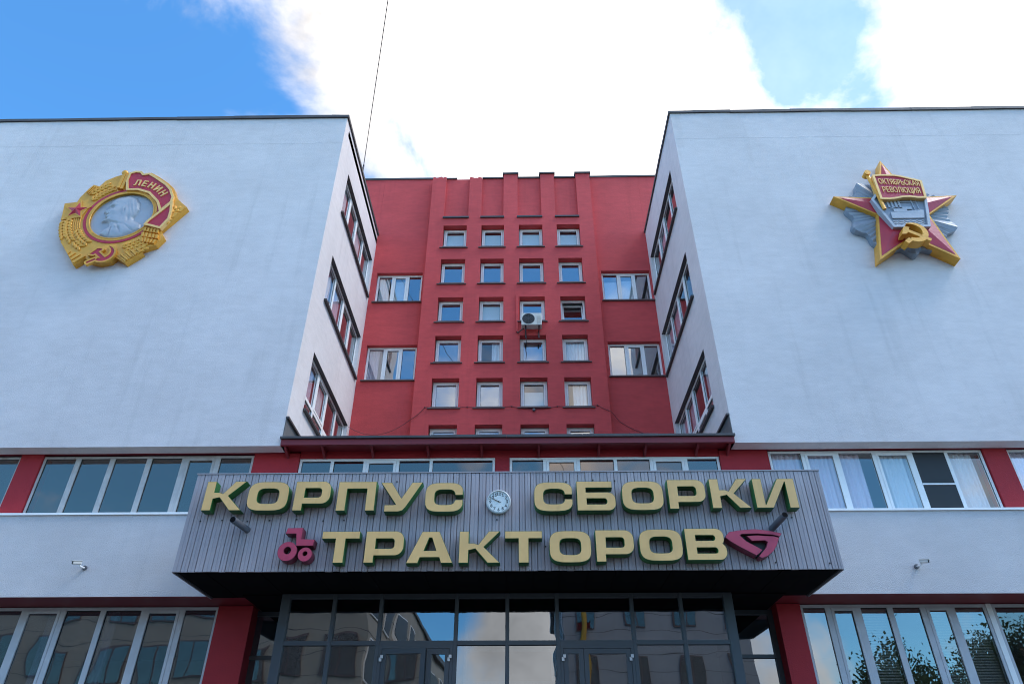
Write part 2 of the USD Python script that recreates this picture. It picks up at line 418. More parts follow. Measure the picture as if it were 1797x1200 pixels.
# ------------------------------------------------------------------ the two pale wings
ZR, ZB, Z1, Z0 = 19.70, 8.38, 6.82, 5.15       # roof, underside of the upper storeys, top and bottom of the lower band
XL, XR = -5.36, 4.69
YW = 19.35                                       # the red wall at the back of the court
WIN_SIDE = [(15.02, 19.12, 16.58, 18.22), (15.0, 19.12, 13.25, 14.84), (15.0, 19.12, 9.86, 11.53)]


def wing(label, side):
    s = -1 if side == 'left' else 1
    xi = XL if s < 0 else XR                     # inner corner
    xo = -27.0 if s < 0 else 27.0
    xa, xb = min(xi, xo), max(xi, xo)
    t = thing('office_wing', label, 'building', (xi, 14.0, 0))
    F = FRONT(14.0)
    wall(t, F, (xa, xb, ZB, ZR), [], 0.35, m_white, 'front_wall')
    for zs in (18.45,):                      # faint lap joints of the plaster
        put(t, 'plaster_seam', F(bx(xa + 0.02, xb - 0.02, zs, zs + 0.025, 0.0005, 0.002)), m_white)
    # side wall with three window strips
    if s < 0:
        E, conv = EAST(XL), (lambda a, b: (a, b))
    else:
        E, conv = WEST(XR), (lambda a, b: (-b, -a))
    holes = [(*conv(a, b), c, d) for a, b, c, d in WIN_SIDE]
    wall(t, E, (*conv(14.35, YW), 8.5, ZR), holes, 0.32, m_white, 'side_wall')
    put(t, 'roof', wbox(xa + 0.35, xb, 14.35, 34, ZR - 0.5, ZR - 0.25), m_flash)
    put(t, 'side_wall', wbox(xo - 0.3 if s > 0 else xo, xo if s > 0 else xo + 0.3, 14.35, 34, 0, ZR - 0.5), m_white)
    put(t, 'rear_wall', wbox(xa, xb, 34, 34.3, 0, ZR), m_white)
    put(t, 'inner_wall', wbox(xi - 0.3 if s < 0 else xi, xi if s < 0 else xi + 0.3, YW, 34, 8.5, ZR), m_white)
    # storey floors (ceilings of the rooms below), corridor walls
    for zf in (12.2, 15.5, 18.9):
        put(t, 'ceiling', wbox(xa + 0.4, xb - 0.4, 14.4, 33.9, zf - 0.1, zf + 0.15), m_ceil)
    put(t, 'corridor_wall', wbox(xi - 5.2 if s < 0 else xi + 5.0, xi - 5.0 if s < 0 else xi + 5.2, 14.4, 33.9, 8.7, 18.7), m_room)
    # roof edge
    flashing(t, F, xa, xb + (0.05 if s < 0 else 0), ZR, 12)
    flashing(t, E, *conv(13.96, YW), ZR, 4)
    # windows of the side wall
    for i, (a, b, c, d) in enumerate(WIN_SIDE):
        Fw = EAST(XL - 0.12) if s < 0 else WEST(XR + 0.12)
        u0, u1 = conv(a, b)
        n = 4
        mu = [u0 + (u1 - u0) * k / n for k in range(1, n)]
        tr = [c + 0.50] if i == 2 else []
        cov = {}
        for k in range(4 * (2 if tr else 1)):
            if rnd.random() < 0.45:
                cov[k] = ('curtain', rnd.choice([(0, 0.5), (0.1, 1), (0, 1)]), m_curtw if rnd.random() < 0.4 else m_curt)
        sa = {0: (1,), 1: (2,), 2: (2, 5)}[i]
        W = window(t, Fw, u0, u1, c, d, mu, tr, sa, mt=0.085, t=0.075, cover=cov, fm=m_frame)
        # dark sheets under the head and along the ledge below
        put(W, 'head_sheet', Fw(bx(u0, u1, d - 0.006, d - 0.002, 0.002, 0.117)), m_dark)
        put(W, 'sill', Fw(bx(u0 - 0.04, u1 + 0.04 if s < 0 else u1 + 0.04, c - 0.06, c - 0.002, 0.122, 0.20)), m_dark)
        put(W, 'sill', Fw(bx(u0, u1, c + 0.002, c + 0.012, 0.002, 0.12)), m_dark)
    # roofing felt turned up the wall above the low roof
    Ew = E
    put(t, 'upstand', Ew(bx(*conv(14.0, YW - 0.02), 8.47, 9.06, 0.003, 0.02)), m_flash)
    put(t, 'upstand_strip', Ew(bx(*conv(13.98, YW - 0.02), 9.06, 9.11, 0.003, 0.07)), m_dark)
    # red underside of the upper storeys, lower walls
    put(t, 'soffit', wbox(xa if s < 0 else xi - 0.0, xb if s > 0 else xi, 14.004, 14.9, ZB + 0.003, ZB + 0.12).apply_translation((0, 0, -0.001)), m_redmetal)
    wi = -6.08 if s < 0 else 5.52                # inner end of the strip windows
    ba, bb = (xo, -4.9) if s < 0 else (4.6, xo)
    wall(t, F, (ba, bb, Z0, Z1), [], 0.40, m_rough, 'band_wall')
    put(t, 'band_ledge', F(bx(ba, bb, Z1 - 0.01, Z1 + 0.035, -0.42, 0.035)), m_frame)
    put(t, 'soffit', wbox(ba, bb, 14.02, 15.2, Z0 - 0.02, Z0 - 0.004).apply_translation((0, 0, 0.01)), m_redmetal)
    put(t, 'ceiling', wbox(xa if s < 0 else xi, xb if s > 0 else xi, 14.6, 33.9, ZB - 0.03, ZB + 0.0), m_ceil)
    put(t, 'ceiling', wbox(ba, bb, 15.3, 33.9, Z0 - 0.05, Z0 + 0.2), m_ceil)
    put(t, 'room_wall', wbox(xa, xb, 20.5, 20.7, 0.1, ZB - 0.05), m_room)
    # second storey strip: pilasters and windows
    S = FRONT(14.42)
    if s < 0:
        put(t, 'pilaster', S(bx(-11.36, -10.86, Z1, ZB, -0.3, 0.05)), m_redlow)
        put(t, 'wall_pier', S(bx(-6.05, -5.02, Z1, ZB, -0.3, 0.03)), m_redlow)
        window(t, S, -10.85, -6.06, Z1 + 0.03, 8.34, (-10.05, -9.27, -8.43, -7.63, -6.87), (), (4,), fm=m_oldframe, gm=m_glassd, mt=0.115, t=0.05)
        window(t, S, -16.0, -11.37, Z1 + 0.03, 8.34, (-15.2, -14.4, -13.6, -12.8, -12.0), (), (), fm=m_oldframe, gm=m_glassd, mt=0.115, t=0.05)
    else:
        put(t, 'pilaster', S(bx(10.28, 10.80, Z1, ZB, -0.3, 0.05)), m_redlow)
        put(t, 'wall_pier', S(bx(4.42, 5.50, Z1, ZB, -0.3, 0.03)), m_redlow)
        cv = {k: ('curtain', (0, 1), m_curt) for k in (0, 1)}
        cv[2] = ('curtain', (0, 0.68), m_curt)
        cv[3] = ('curtain', (0.12, 1), m_curtw)
        cv[4] = ('curtain', (0, 1), m_curt)
        cv[5] = ('curtain', (0.0, 0.8), m_curtw)
        W = window(t, S, 5.52, 10.26, Z1 + 0.03, 8.36, (6.28, 7.04, 7.86, 8.68, 9.46), (), (1, 3), mt=0.075, t=0.05, cover=cv, gm=m_glassc)
        put(W, 'insect_screen', S(bx(8.72, 9.42, 6.92, 8.30, 0.004, 0.008)), m_black)
        put(W, 'screen_bar', S(bx(8.72, 9.42, 7.54, 7.575, 0.006, 0.022)), m_frame)
        window(t, S, 10.81, 15.5, Z1 + 0.03, 8.36, (11.6, 12.4, 13.2, 14.0, 14.8), (), (1, 3), mt=0.075, t=0.05, cover={0: ('curtain', (0, 1), m_curt), 1: ('curtain', (0, 1), m_curt)})
    # ground storey
    G = FRONT(14.74)
    if s < 0:
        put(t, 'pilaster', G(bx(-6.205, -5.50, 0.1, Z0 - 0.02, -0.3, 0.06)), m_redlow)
        window(t, G, -11.85, -6.21, 1.9, Z0 - 0.025, (-11.03, -10.21, -9.40, -8.58, -7.74, -6.95), (), (5, 2), fm=m_gframe, gm=m_glasse, mt=0.11, t=0.06,
               cover={2: ('curtain', (0.6, 1), m_curtw), 4: ('curtain', (0, 0.3), m_curtw)})
    else:
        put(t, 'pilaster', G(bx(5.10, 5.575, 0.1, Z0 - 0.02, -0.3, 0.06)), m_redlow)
        cv = {k: ('slats', None, m_slat) for k in (2, 4, 5)}
        window(t, G, 5.58, 9.31, 1.9, Z0 - 0.025, (6.14, 6.74, 7.38, 8.04, 8.62), (), (1, 4), mt=0.115, t=0.06, cover=cv, gm=m_glassg, fm=m_gframe)
        put(t, 'wall_pier', G(bx(9.315, 9.42, 1.9, Z0 - 0.02, -0.2, 0.01)), m_frame)
        window(t, G, 9.425, 14.5, 1.9, Z0 - 0.025, (10.2, 11.0, 11.8, 12.6, 13.4), (), (1,), mt=0.12, t=0.06, gm=m_glassd, fm=m_gframe)
    put(t, 'plinth', G(bx(xa if s < 0 else 4.9, -4.9 if s < 0 else xb, 0.0, 1.88, -0.3, 0.05)), m_rough)
    return t


left_wing = wing('pale blue plastered building block carrying the round gold medal, roof flashing along its top', 'left')
right_wing = wing('pale blue plastered building block carrying the star-shaped medal, blinds in its lower windows', 'right')

# ------------------------------------------------------------------ the red block at the back of the court
red = thing('red_block', 'dark red plastered building block with 24 small square windows, set back between the pale wings', 'building', (0, YW, 0))
FY = 19.10                                       # face of the middle bay
k = FY / 18.95
sx = lambda x: x * k
sz = lambda z: (z - 1.6) * k + 1.6
colx = [(sx(-2.84), sx(-1.97)), (sx(-1.43), sx(-0.59)), (sx(-0.04), sx(0.83)), (sx(1.36), sx(2.21))]
rowz = [(sz(a), sz(b)) for a, b in ((18.62, 19.72), (16.93, 18.08), (15.29, 16.35), (13.67, 14.74), (12.01, 13.10), (10.35, 11.44))]
bx0, bx1 = sx(-3.39), sx(2.73)
ZT, ZP = 22.69, sz(20.13)
FB = FRONT(FY)
put(red, 'bay_wall', FB(ext(sbox(bx0, 8.6, bx1, ZP).difference(unary_union([sbox(a, c, b, d) for a, b in colx for c, d in rowz])), -0.25, 0)), m_red)
put(red, 'bay_panel_wall', FB(bx(bx0, bx1, ZP, sz(22.28), -0.25, -0.10)), m_red)
ribs = [(-3.39, -2.86), (-1.94, -1.45), (-0.62, -0.08), (0.81, 1.34), (2.19, 2.73)]
for i, (a, b) in enumerate(ribs):
    top = sz(22.30) if i < 2 else sz(22.42)
    m = bx(sx(a), sx(b), ZP, top, -0.0995, 0)
    if i < 2:                                    # cap sheet gone: crumbling top
        n = 9
        us = np.linspace(sx(a), sx(b), n)
        hs = top + np.array([rnd.uniform(-0.05, 0.045) for _ in us])
        m = ext(Polygon([(us[0], ZP)] + [(us[-1], ZP)] + list(zip(us[::-1], hs[::-1]))), -0.0995, 0)
    put(red, 'pilaster', FB(m), m_red, label='pilaster with a crumbled bare top' if i < 2 else None)
    if i >= 2:
        put(red, 'pilaster_cap', FB(bx(sx(a) - 0.04, sx(b) + 0.04, top, top + 0.07, -0.35, 0.05)), m_dark)
tops = [(-2.86, -2.45, True), (-1.45, -0.62, True), (-0.08, 0.81, True), (1.34, 2.19, True)]
for a, b, _ in tops:
    put(red, 'roof_flashing', FB(bx(sx(a) + 0.003, sx(b) - 0.003, sz(22.28), sz(22.28) + 0.05 + rnd.uniform(0, 0.02), -0.4, -0.05)), m_dark)
for (a, b) in ((-2.86, -1.94), (-1.45, -0.62), (-0.08, 0.81), (1.34, 2.19)):
    m = bx(sx(a) - 0.03, sx(b) + 0.03, ZP - 0.03, ZP + 0.04, -0.095, 0.06)
    vv = m.vertices.copy()
    vv[(vv[:, 2] > 0), 1] -= 0.02 + rnd.uniform(0, 0.015)
    m.vertices = vv
    put(red, 'panel_sill', FB(m), m_dark)
# side walls of the block with two three-light windows each
side_w = [(-5.17, -3.52, 16.47, 17.80), (-5.17, -3.48, 13.27, 14.66), (2.90, 4.64, 16.45, 17.80), (2.90, 4.65, 13.36, 14.72)]
FS = FRONT(YW)
put(red, 'wall', FS(ext(sbox(XL, 8.6, bx0, ZT).difference(unary_union([sbox(a, c, b, d) for a, b, c, d in side_w[:2]])), -0.35, 0)), m_red)
put(red, 'wall', FS(ext(sbox(bx1, 8.6, XR, ZT).difference(unary_union([sbox(a, c, b, d) for a, b, c, d in side_w[2:]])), -0.35, 0)), m_red)
put(red, 'wall', wbox(bx0, bx1, YW + 0.005, YW + 0.35, sz(20.2), sz(22.28)), m_red)
put(red, 'wall', wbox(-9, XL - 0.003, YW + 0.003, YW + 0.3, ZR - 0.2, ZT), m_red)
put(red, 'wall', wbox(XR + 0.003, 9, YW + 0.003, YW + 0.3, ZR - 0.2, ZT), m_red)
put(red, 'rear_wall', wbox(XL + 0.01, XR - 0.01, 29, 29.3, 8.6, ZT), m_red)
put(red, 'side_wall', wbox(XL + 0.005, XL + 0.3, YW + 0.4, 29, ZR, ZT), m_red)
put(red, 'side_wall', wbox(XR - 0.3, XR - 0.005, YW + 0.4, 29, ZR, ZT), m_red)
put(red, 'roof', wbox(XL, XR, YW + 0.36, 29, sz(22.1), sz(22.2)), m_flash)
for zf in (11.75, 15.05, 18.35, 20.4):
    put(red, 'ceiling', wbox(XL + 0.02, XR - 0.02, YW + 0.4, 28.9, zf - 0.2, zf), m_ceil)
put(red, 'room_wall', wbox(XL + 0.05, XR - 0.05, 23.5, 23.7, 8.7, 20.0), m_room)
flashing(red, FS, -9, bx0 - 0.0, ZT, 4, over=0.03, h=0.06)
flashing(red, FS, bx1, 9, ZT, 4, over=0.03, h=0.06)
FWN = FRONT(FY + 0.26)
cover = {(0, 0): ('blind', (0, 0.93), m_blind), (0, 1): ('blind', (0, 0.9), m_blind), (0, 2): ('blind', (0, 0.92), m_blind), (0, 3): ('blind', (0, 0.88), m_blind),  # top-row blinds are added, standing in for bright cloud reflected in the panes
         (2, 1): ('blind', (0, 0.95), m_blind), (3, 3): ('curtain', (0, 1), m_curtw), (4, 2): ('blind', (0, 0.72), m_blind), (3, 1): ('curtain', (0.55, 1), m_curtw), (4, 3): ('curtain', (0.3, 1), m_curtw)}
for r, (c, d) in enumerate(rowz):
    for q, (a, b) in enumerate(colx):
        cv = {0: cover[(r, q)]} if (r, q) in cover else None
        W = window(red, FWN, a + 0.02, b - 0.01, c + 0.03, d - 0.01, (), (), (0,), t=0.058, sash_t=0.046, cover=cv, gm=m_glassc if cv else m_glass, tilt=0 if (r, q) == (2, 3) else None,
                   label='window with its sash tipped open' if (r, q) == (2, 3) else None)
        put(W, 'sill', FB(bx(a - 0.09, b + 0.07, c - 0.026, c - 0.002, 0.002, 0.06)), m_sill)
        put(W, 'sill', FB(bx(a + 0.001, b - 0.001, c + 0.001, c + 0.028, -0.24, 0.06)), m_sill)
FSW = FRONT(YW + 0.16)
for i, (a, b, c, d) in enumerate(side_w):
    m1, m2 = a + (b - a) * 0.345, a + (b - a) * 0.68
    cv = [{1: ('blind', (0, 0.9), m_blind), 0: ('curtain', (0, 0.8), m_curtw)}, {0: ('curtain', (0, 0.7), m_curt)}, {0: ('blind', (0, 0.8), m_blind), 1: ('blind', (0, 0.85), m_blind)}, {}][i]
    W = window(red, FSW, a + 0.005, b - 0.005, c + 0.01, d - 0.005, (m1, m2), (), (1,), t=0.07, mt=0.075, cover=cv)
    put(W, 'sill', FS(bx(a - 0.05, b + 0.05, c - 0.04, c - 0.002, 0.002, 0.08)), m_sill)
    put(W, 'sill', FS(bx(a + 0.001, b - 0.001, c + 0.001, c + 0.009, -0.155, 0.06)), m_sill)

# ------------------------------------------------------------------ low link in front of the court: cornice and strip windows
link = thing('link_block', 'low dark red building section with cornice and white strip windows above the canopy', 'building', (0, 14, 0))
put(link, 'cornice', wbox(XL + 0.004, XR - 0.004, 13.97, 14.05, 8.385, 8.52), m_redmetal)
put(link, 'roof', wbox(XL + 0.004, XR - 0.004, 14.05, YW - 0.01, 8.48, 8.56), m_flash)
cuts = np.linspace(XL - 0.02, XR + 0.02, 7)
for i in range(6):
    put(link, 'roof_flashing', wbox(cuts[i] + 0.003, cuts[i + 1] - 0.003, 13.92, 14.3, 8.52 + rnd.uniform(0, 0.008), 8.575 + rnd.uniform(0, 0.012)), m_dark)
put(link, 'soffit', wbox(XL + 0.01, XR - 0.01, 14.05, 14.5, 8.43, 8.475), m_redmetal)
S2 = FRONT(14.42)
for x in (-5.28, -4.45, -3.35, -2.1, -0.9, 0.38, 1.72, 2.75, 3.9, 4.6):
    put(link, 'bracket', Frame((x, 0, 0), (0, 1, 0), (0, 0, 1), (1, 0, 0))(ext(Polygon([(14.055, 8.39), (14.11, 8.36), (14.41, 8.24), (14.41, 8.43), (14.055, 8.43)]), -0.025, 0.025)), m_redmetal)
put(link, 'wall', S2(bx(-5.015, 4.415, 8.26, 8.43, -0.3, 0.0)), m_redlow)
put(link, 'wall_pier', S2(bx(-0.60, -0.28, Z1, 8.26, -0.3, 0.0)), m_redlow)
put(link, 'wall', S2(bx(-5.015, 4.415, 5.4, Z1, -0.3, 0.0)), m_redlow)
window(link, FRONT(14.44), -5.01, -0.605, Z1 + 0.02, 8.255, (-4.27, -3.53, -2.79, -2.04), (), (2,), mt=0.07, t=0.055, gm=m_glassd)
window(link, FRONT(14.44), -0.275, 4.41, Z1 + 0.02, 8.255, (0.51, 1.26, 2.09, 2.89, 3.66), (), (1, 4), mt=0.075, t=0.055, gm=m_glassd)
put(link, 'room_wall', wbox(-5.3, 4.65, 19.0, 19.2, 5.3, 8.4), m_room)
put(link, 'ceiling', wbox(-5.3, 4.65, 14.75, 19.0, 8.38, 8.42), m_ceil)
put(link, 'floor', wbox(-5.3, 4.65, 14.75, 19.0, 5.3, 5.5), m_ceil)

# ------------------------------------------------------------------ entrance vestibule
ent = thing('entrance_vestibule', 'grey aluminium and glass entrance front with double doors under the canopy', 'entrance', (-0.3, 13.6, 0))
E = FRONT(13.6)
ZE0, ZTR = 1.9, 4.21
xs = [-4.49, -3.56, -2.67, -1.25, -0.30, 0.63, 2.03, 2.95, 3.84]
structure('entrance_podium', cat([wbox(-6.3, 5.6, 11.2, 13.45, 0.0, 1.86), wbox(-6.3, 5.6, 13.45, 20.0, 0, 1.88)] + [wbox(-6.3, 5.6, 11.2 - 0.32 * (i + 1), 11.2 - 0.32 * i, 0, 1.86 - 0.17 * (i + 1)) for i in range(10)]), m_pave)
for i, x in enumerate(xs):
    w = 0.085 if i in (0, 8) else 0.035
    put(ent, 'mullion', E(chamfer_box(x - w, x + w, ZE0, 5.08, -0.1, 0.02)), m_alu)
ends = [0.085 if i in (0, 8) else 0.035 for i in range(9)]
for i in range(8):
    a, b = xs[i] + ends[i] + 0.001, xs[i + 1] - ends[i + 1] - 0.001
    door = i in (2, 5)
    put(ent, 'transom', E(bx(a, b, ZTR - 0.04, ZTR + 0.035, -0.09, 0.012)), m_alu)
    put(ent, 'transom', E(bx(a, b, 5.0, 5.08, -0.09, 0.012)), m_alu)
    put(ent, 'pane', E(bx(a, b, ZTR + 0.036, 4.999, -0.05, -0.042)), m_glasse)
    if not door:
        put(ent, 'pane', E(bx(a, b, ZE0 + 0.06, ZTR - 0.041, -0.05, -0.042)), m_glasse)
        put(ent, 'transom', E(bx(a, b, ZE0, ZE0 + 0.059, -0.09, 0.012)), m_alu)
    else:
        put(ent, 'door_frame', E(ext(sbox(a, ZE0, b, ZTR - 0.041).difference(sbox(a + 0.05, ZE0 - 1, b - 0.05, ZTR - 0.10)), -0.09, 0.015)), m_alu)
        lo, hi = a + 0.055, b - 0.055
        split = lo + (hi - lo) * (0.66 if i == 2 else 0.30)
        for q, (p0, p1) in enumerate(((lo, split - 0.004), (split + 0.004, hi))):
            D = sub(ent, 'door')
            X = lambda m: m
            if i == 2 and q == 0:                # stands a little open
                R = trimesh.transformations.rotation_matrix(math.radians(-6), (0, 1, 0), (p0, 0, -0.03))
                X = lambda m: m.apply_transform(R)
            put(D, 'leaf', E(X(ring(p0, p1, ZE0 + 0.01, ZTR - 0.105, 0.085, -0.07, 0.005))), m_alu)
            put(D, 'pane', E(X(bx(p0 + 0.085, p1 - 0.085, ZE0 + 0.095, ZTR - 0.19, -0.04, -0.03))), m_glasse)
            hx = p0 if q == 0 else p1
            for hz in (ZTR - 0.27, ZE0 + 0.35):
                put(D, 'hinge', E(cat([chamfer_box(hx - 0.035, hx + 0.012, hz - 0.05, hz + 0.02, 0.016, 0.045, 0.004), chamfer_box(hx - 0.012, hx + 0.04, hz + 0.0, hz + 0.06, 0.046, 0.062, 0.004)])), m_steel)
            gx = p1 - 0.04 if q == 0 else p0 + 0.04
            put(D, 'handle', E(tube([(gx, ZE0 + 0.8, 0.05), (gx, ZE0 + 1.3, 0.05)], 0.016)), m_steel)
# glazed sides and the recessed side lights
for s, x in ((-1, xs[0]), (1, xs[-1])):
    Fs = WEST(x - 0.05) if s < 0 else EAST(x + 0.05)
    u = (lambda a, b: (-b, -a)) if s < 0 else (lambda a, b: (a, b))
    put(ent, 'pane', Fs(bx(*u(13.75, 14.9), ZE0, ZTR - 0.04, -0.05, -0.042)), m_glasse)
    put(ent, 'pane', Fs(bx(*u(13.75, 14.9), ZTR + 0.04, 5.05, -0.05, -0.042)), m_glasse)
    put(ent, 'transom', Fs(bx(*u(13.72, 14.93), ZTR - 0.039, ZTR + 0.039, -0.08, 0.0)), m_alu)
FR = FRONT(15.0)
for a, b in ((-5.66, -4.62), (3.97, 5.10)):
    W = sub(ent, 'side_light')
    put(W, 'frame', FR(ring(a, b, ZE0, 5.1, 0.10, -0.08, 0)), m_alu)
    put(W, 'transom', FR(bx(a + 0.10, b - 0.10, ZTR - 0.035, ZTR + 0.035, -0.08, 0.003)), m_alu)
    put(W, 'pane', FR(bx(a + 0.10, b - 0.10, ZE0 + 0.10, ZTR - 0.035, -0.05, -0.042)), m_glasse)
    put(W, 'pane', FR(bx(a + 0.10, b - 0.10, ZTR + 0.035, 5.0, -0.05, -0.042)), m_glasse)
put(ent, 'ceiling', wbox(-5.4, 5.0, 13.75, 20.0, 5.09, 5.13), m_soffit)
put(ent, 'room_wall', wbox(-5.4, 5.0, 18.5, 18.7, 1.9, 5.08), m_room)
for zz in (3.15, 3.75, 4.35):                     # pale stair rails and steel inside, seen through the glass
    put(ent, 'inner_rail', wbox(-1.2, 0.6, 15.2, 15.25, zz, zz + 0.05), m_frame)
for xx in (-1.2, -0.35, 0.55):
    put(ent, 'inner_post', wbox(xx, xx + 0.06, 15.13, 15.19, 1.9, 5.0), m_frame)

# ------------------------------------------------------------------ canopy
YC, ZC0, ZC1 = 12.16, 5.09, 6.89
CX0, CX1 = -6.10, 5.51
can = thing('entrance_canopy', 'grey ribbed metal canopy over the entrance that carries the big letters', 'canopy', (-0.3, 14, 5))
put(can, 'backing', wbox(CX0 + 0.02, CX1 - 0.02, YC + 0.03, YC + 0.07, ZC0 + 0.02, ZC1 - 0.02), m_gap)
FC = FRONT(YC)
x = CX0
i = 0
while x < CX1 - 0.03:
    w = min(rnd.choice([0.105, 0.125, 0.125, 0.135, 0.15]), CX1 - x)
    if CX1 - (x + w) < 0.05:
        w = CX1 - x
    wj = rnd.uniform(-0.003, 0.003)
    prof = [(x + 0.0015, 0), (x + 0.007, 0.016 + wj), (x + w * 0.44, 0.017 + wj), (x + w * 0.47, 0.012 + wj), (x + w * 0.53, 0.012 + wj), (x + w * 0.56, 0.017 + wj), (x + w - 0.010, 0.016 + wj), (x + w - 0.0035, 0)]
    zt, zb = ZC1 + rnd.uniform(-0.003, 0.003), ZC0 + rnd.uniform(-0.004, 0.004)
    n = len(prof)
    vv = [(p, zb, q) for p, q in prof] + [(p, zt, q) for p, q in prof] + [(prof[0][0], zb, -0.02), (prof[-1][0], zb, -0.02), (prof[0][0], zt, -0.02), (prof[-1][0], zt, -0.02)]
    ff = []
    for q in range(n - 1):
        ff += [(q, q + 1, n + q + 1), (q, n + q + 1, n + q)]
    a, b, c, d = 2 * n, 2 * n + 1, 2 * n + 2, 2 * n + 3
    ff += [(a, 0, n), (a, n, c), (n - 1, b, d), (n - 1, d, 2 * n - 1)]
    for q in range(n - 1):
        ff += [(a, q + 1, q), (c, n + q, n + q + 1)]
    ff += [(a, b, n - 1), (c, 2 * n - 1, d)]
    put(can, 'fascia_panel', FC(trimesh.Trimesh(vv, ff, process=False)), m_canopy[rnd.choice([0, 0, 0, 1, 1, 2])])
    x += w
    i += 1
for s, xx in ((-1, CX0), (1, CX1)):
    n = 14
    ys = np.linspace(YC + 0.02, 14.0, n + 1)
    for q in range(n):
        put(can, 'side_panel', wbox(xx - (0.012 if s < 0 else 0), xx + (0.012 if s > 0 else 0), ys[q] + 0.004, ys[q + 1] - 0.004, ZC0, ZC1), m_canopy[q % 3])
    put(can, 'side_backing', wbox(xx + 0.003 if s < 0 else xx - 0.04, xx + 0.04 if s < 0 else xx - 0.003, YC + 0.08, 13.98, ZC0 + 0.01, ZC1 - 0.02), m_gap)
put(can, 'roof', wbox(CX0 + 0.02, CX1 - 0.02, YC + 0.1, 13.995, ZC1 - 0.12, ZC1 - 0.04), m_flash)
n = 24                                            # ribbed sheets of the underside
xx = np.linspace(CX0 + 0.045, CX1 - 0.045, n + 1)
for q in range(n):
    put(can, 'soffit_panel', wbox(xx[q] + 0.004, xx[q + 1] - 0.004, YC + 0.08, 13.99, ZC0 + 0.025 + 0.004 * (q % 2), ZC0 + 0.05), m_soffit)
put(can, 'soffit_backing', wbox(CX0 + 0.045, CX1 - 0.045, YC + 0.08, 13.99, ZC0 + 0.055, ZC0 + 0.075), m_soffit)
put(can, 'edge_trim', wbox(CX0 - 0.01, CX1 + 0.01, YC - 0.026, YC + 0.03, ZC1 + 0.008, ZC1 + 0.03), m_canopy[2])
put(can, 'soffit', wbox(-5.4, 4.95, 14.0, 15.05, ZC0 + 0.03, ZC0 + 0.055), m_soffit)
for q in range(26):                               # screws in two rows
    sxx = CX0 + 0.25 + q * 0.445 + rnd.uniform(-0.05, 0.05)
    sc = trimesh.creation.cylinder(0.014, 0.012, sections=8)
    sc.apply_translation((sxx, rnd.choice([5.2, 5.52, 6.72, 6.0]) + rnd.uniform(-0.02, 0.02), 0.024))
    put(can, 'screw', FC(sc), m_black)
for bxp, tx in ((-4.93, -4.99), (4.42, 4.47)):   # drain spouts
    a, b = np.array((bxp, YC - 0.0, 5.83 if bxp < 0 else 5.80)), np.array((tx - (0.02 if bxp < 0 else -0.03), YC - 0.55, 5.83 if bxp < 0 else 5.86))
    p = tube([a, a * 0.5 + b * 0.5, b], 0.057, 16)
    d = (b - a) / np.linalg.norm(b - a)
    S_ = put(can, 'drain_spout', p, m_pipe, smooth=40)
    put(can, 'spout_mouth', tube([b - d * 0.01, b + d * 0.004], 0.05, 16), m_soffit)  # dark disc on the closed tube end, painted as its unlit hollow

# ------------------------------------------------------------------ lettering
H = 0.55


def rrect(a, b, c, d, r):
    r = min(r, (b - a) / 2 - 1e-3, (d - c) / 2 - 1e-3)
    return sbox(a + r, c + r, b - r, d - r).buffer(r, quad_segs=8)


def squircle(a, b, c, d, r, bow=0.02):
    """Rounded rectangle with gently bowed sides, as in the sign's lettering."""
    t = np.linspace(0, 2 * np.pi, 64, endpoint=False)
    n = 3.6
    cx, cy, w, h = (a + b) / 2, (c + d) / 2, (b - a) / 2, (d - c) / 2
    return Polygon([(cx + w * np.sign(np.cos(q)) * abs(np.cos(q)) ** (2 / n), cy + h * np.sign(np.sin(q)) * abs(np.sin(q)) ** (2 / n)) for q in t])


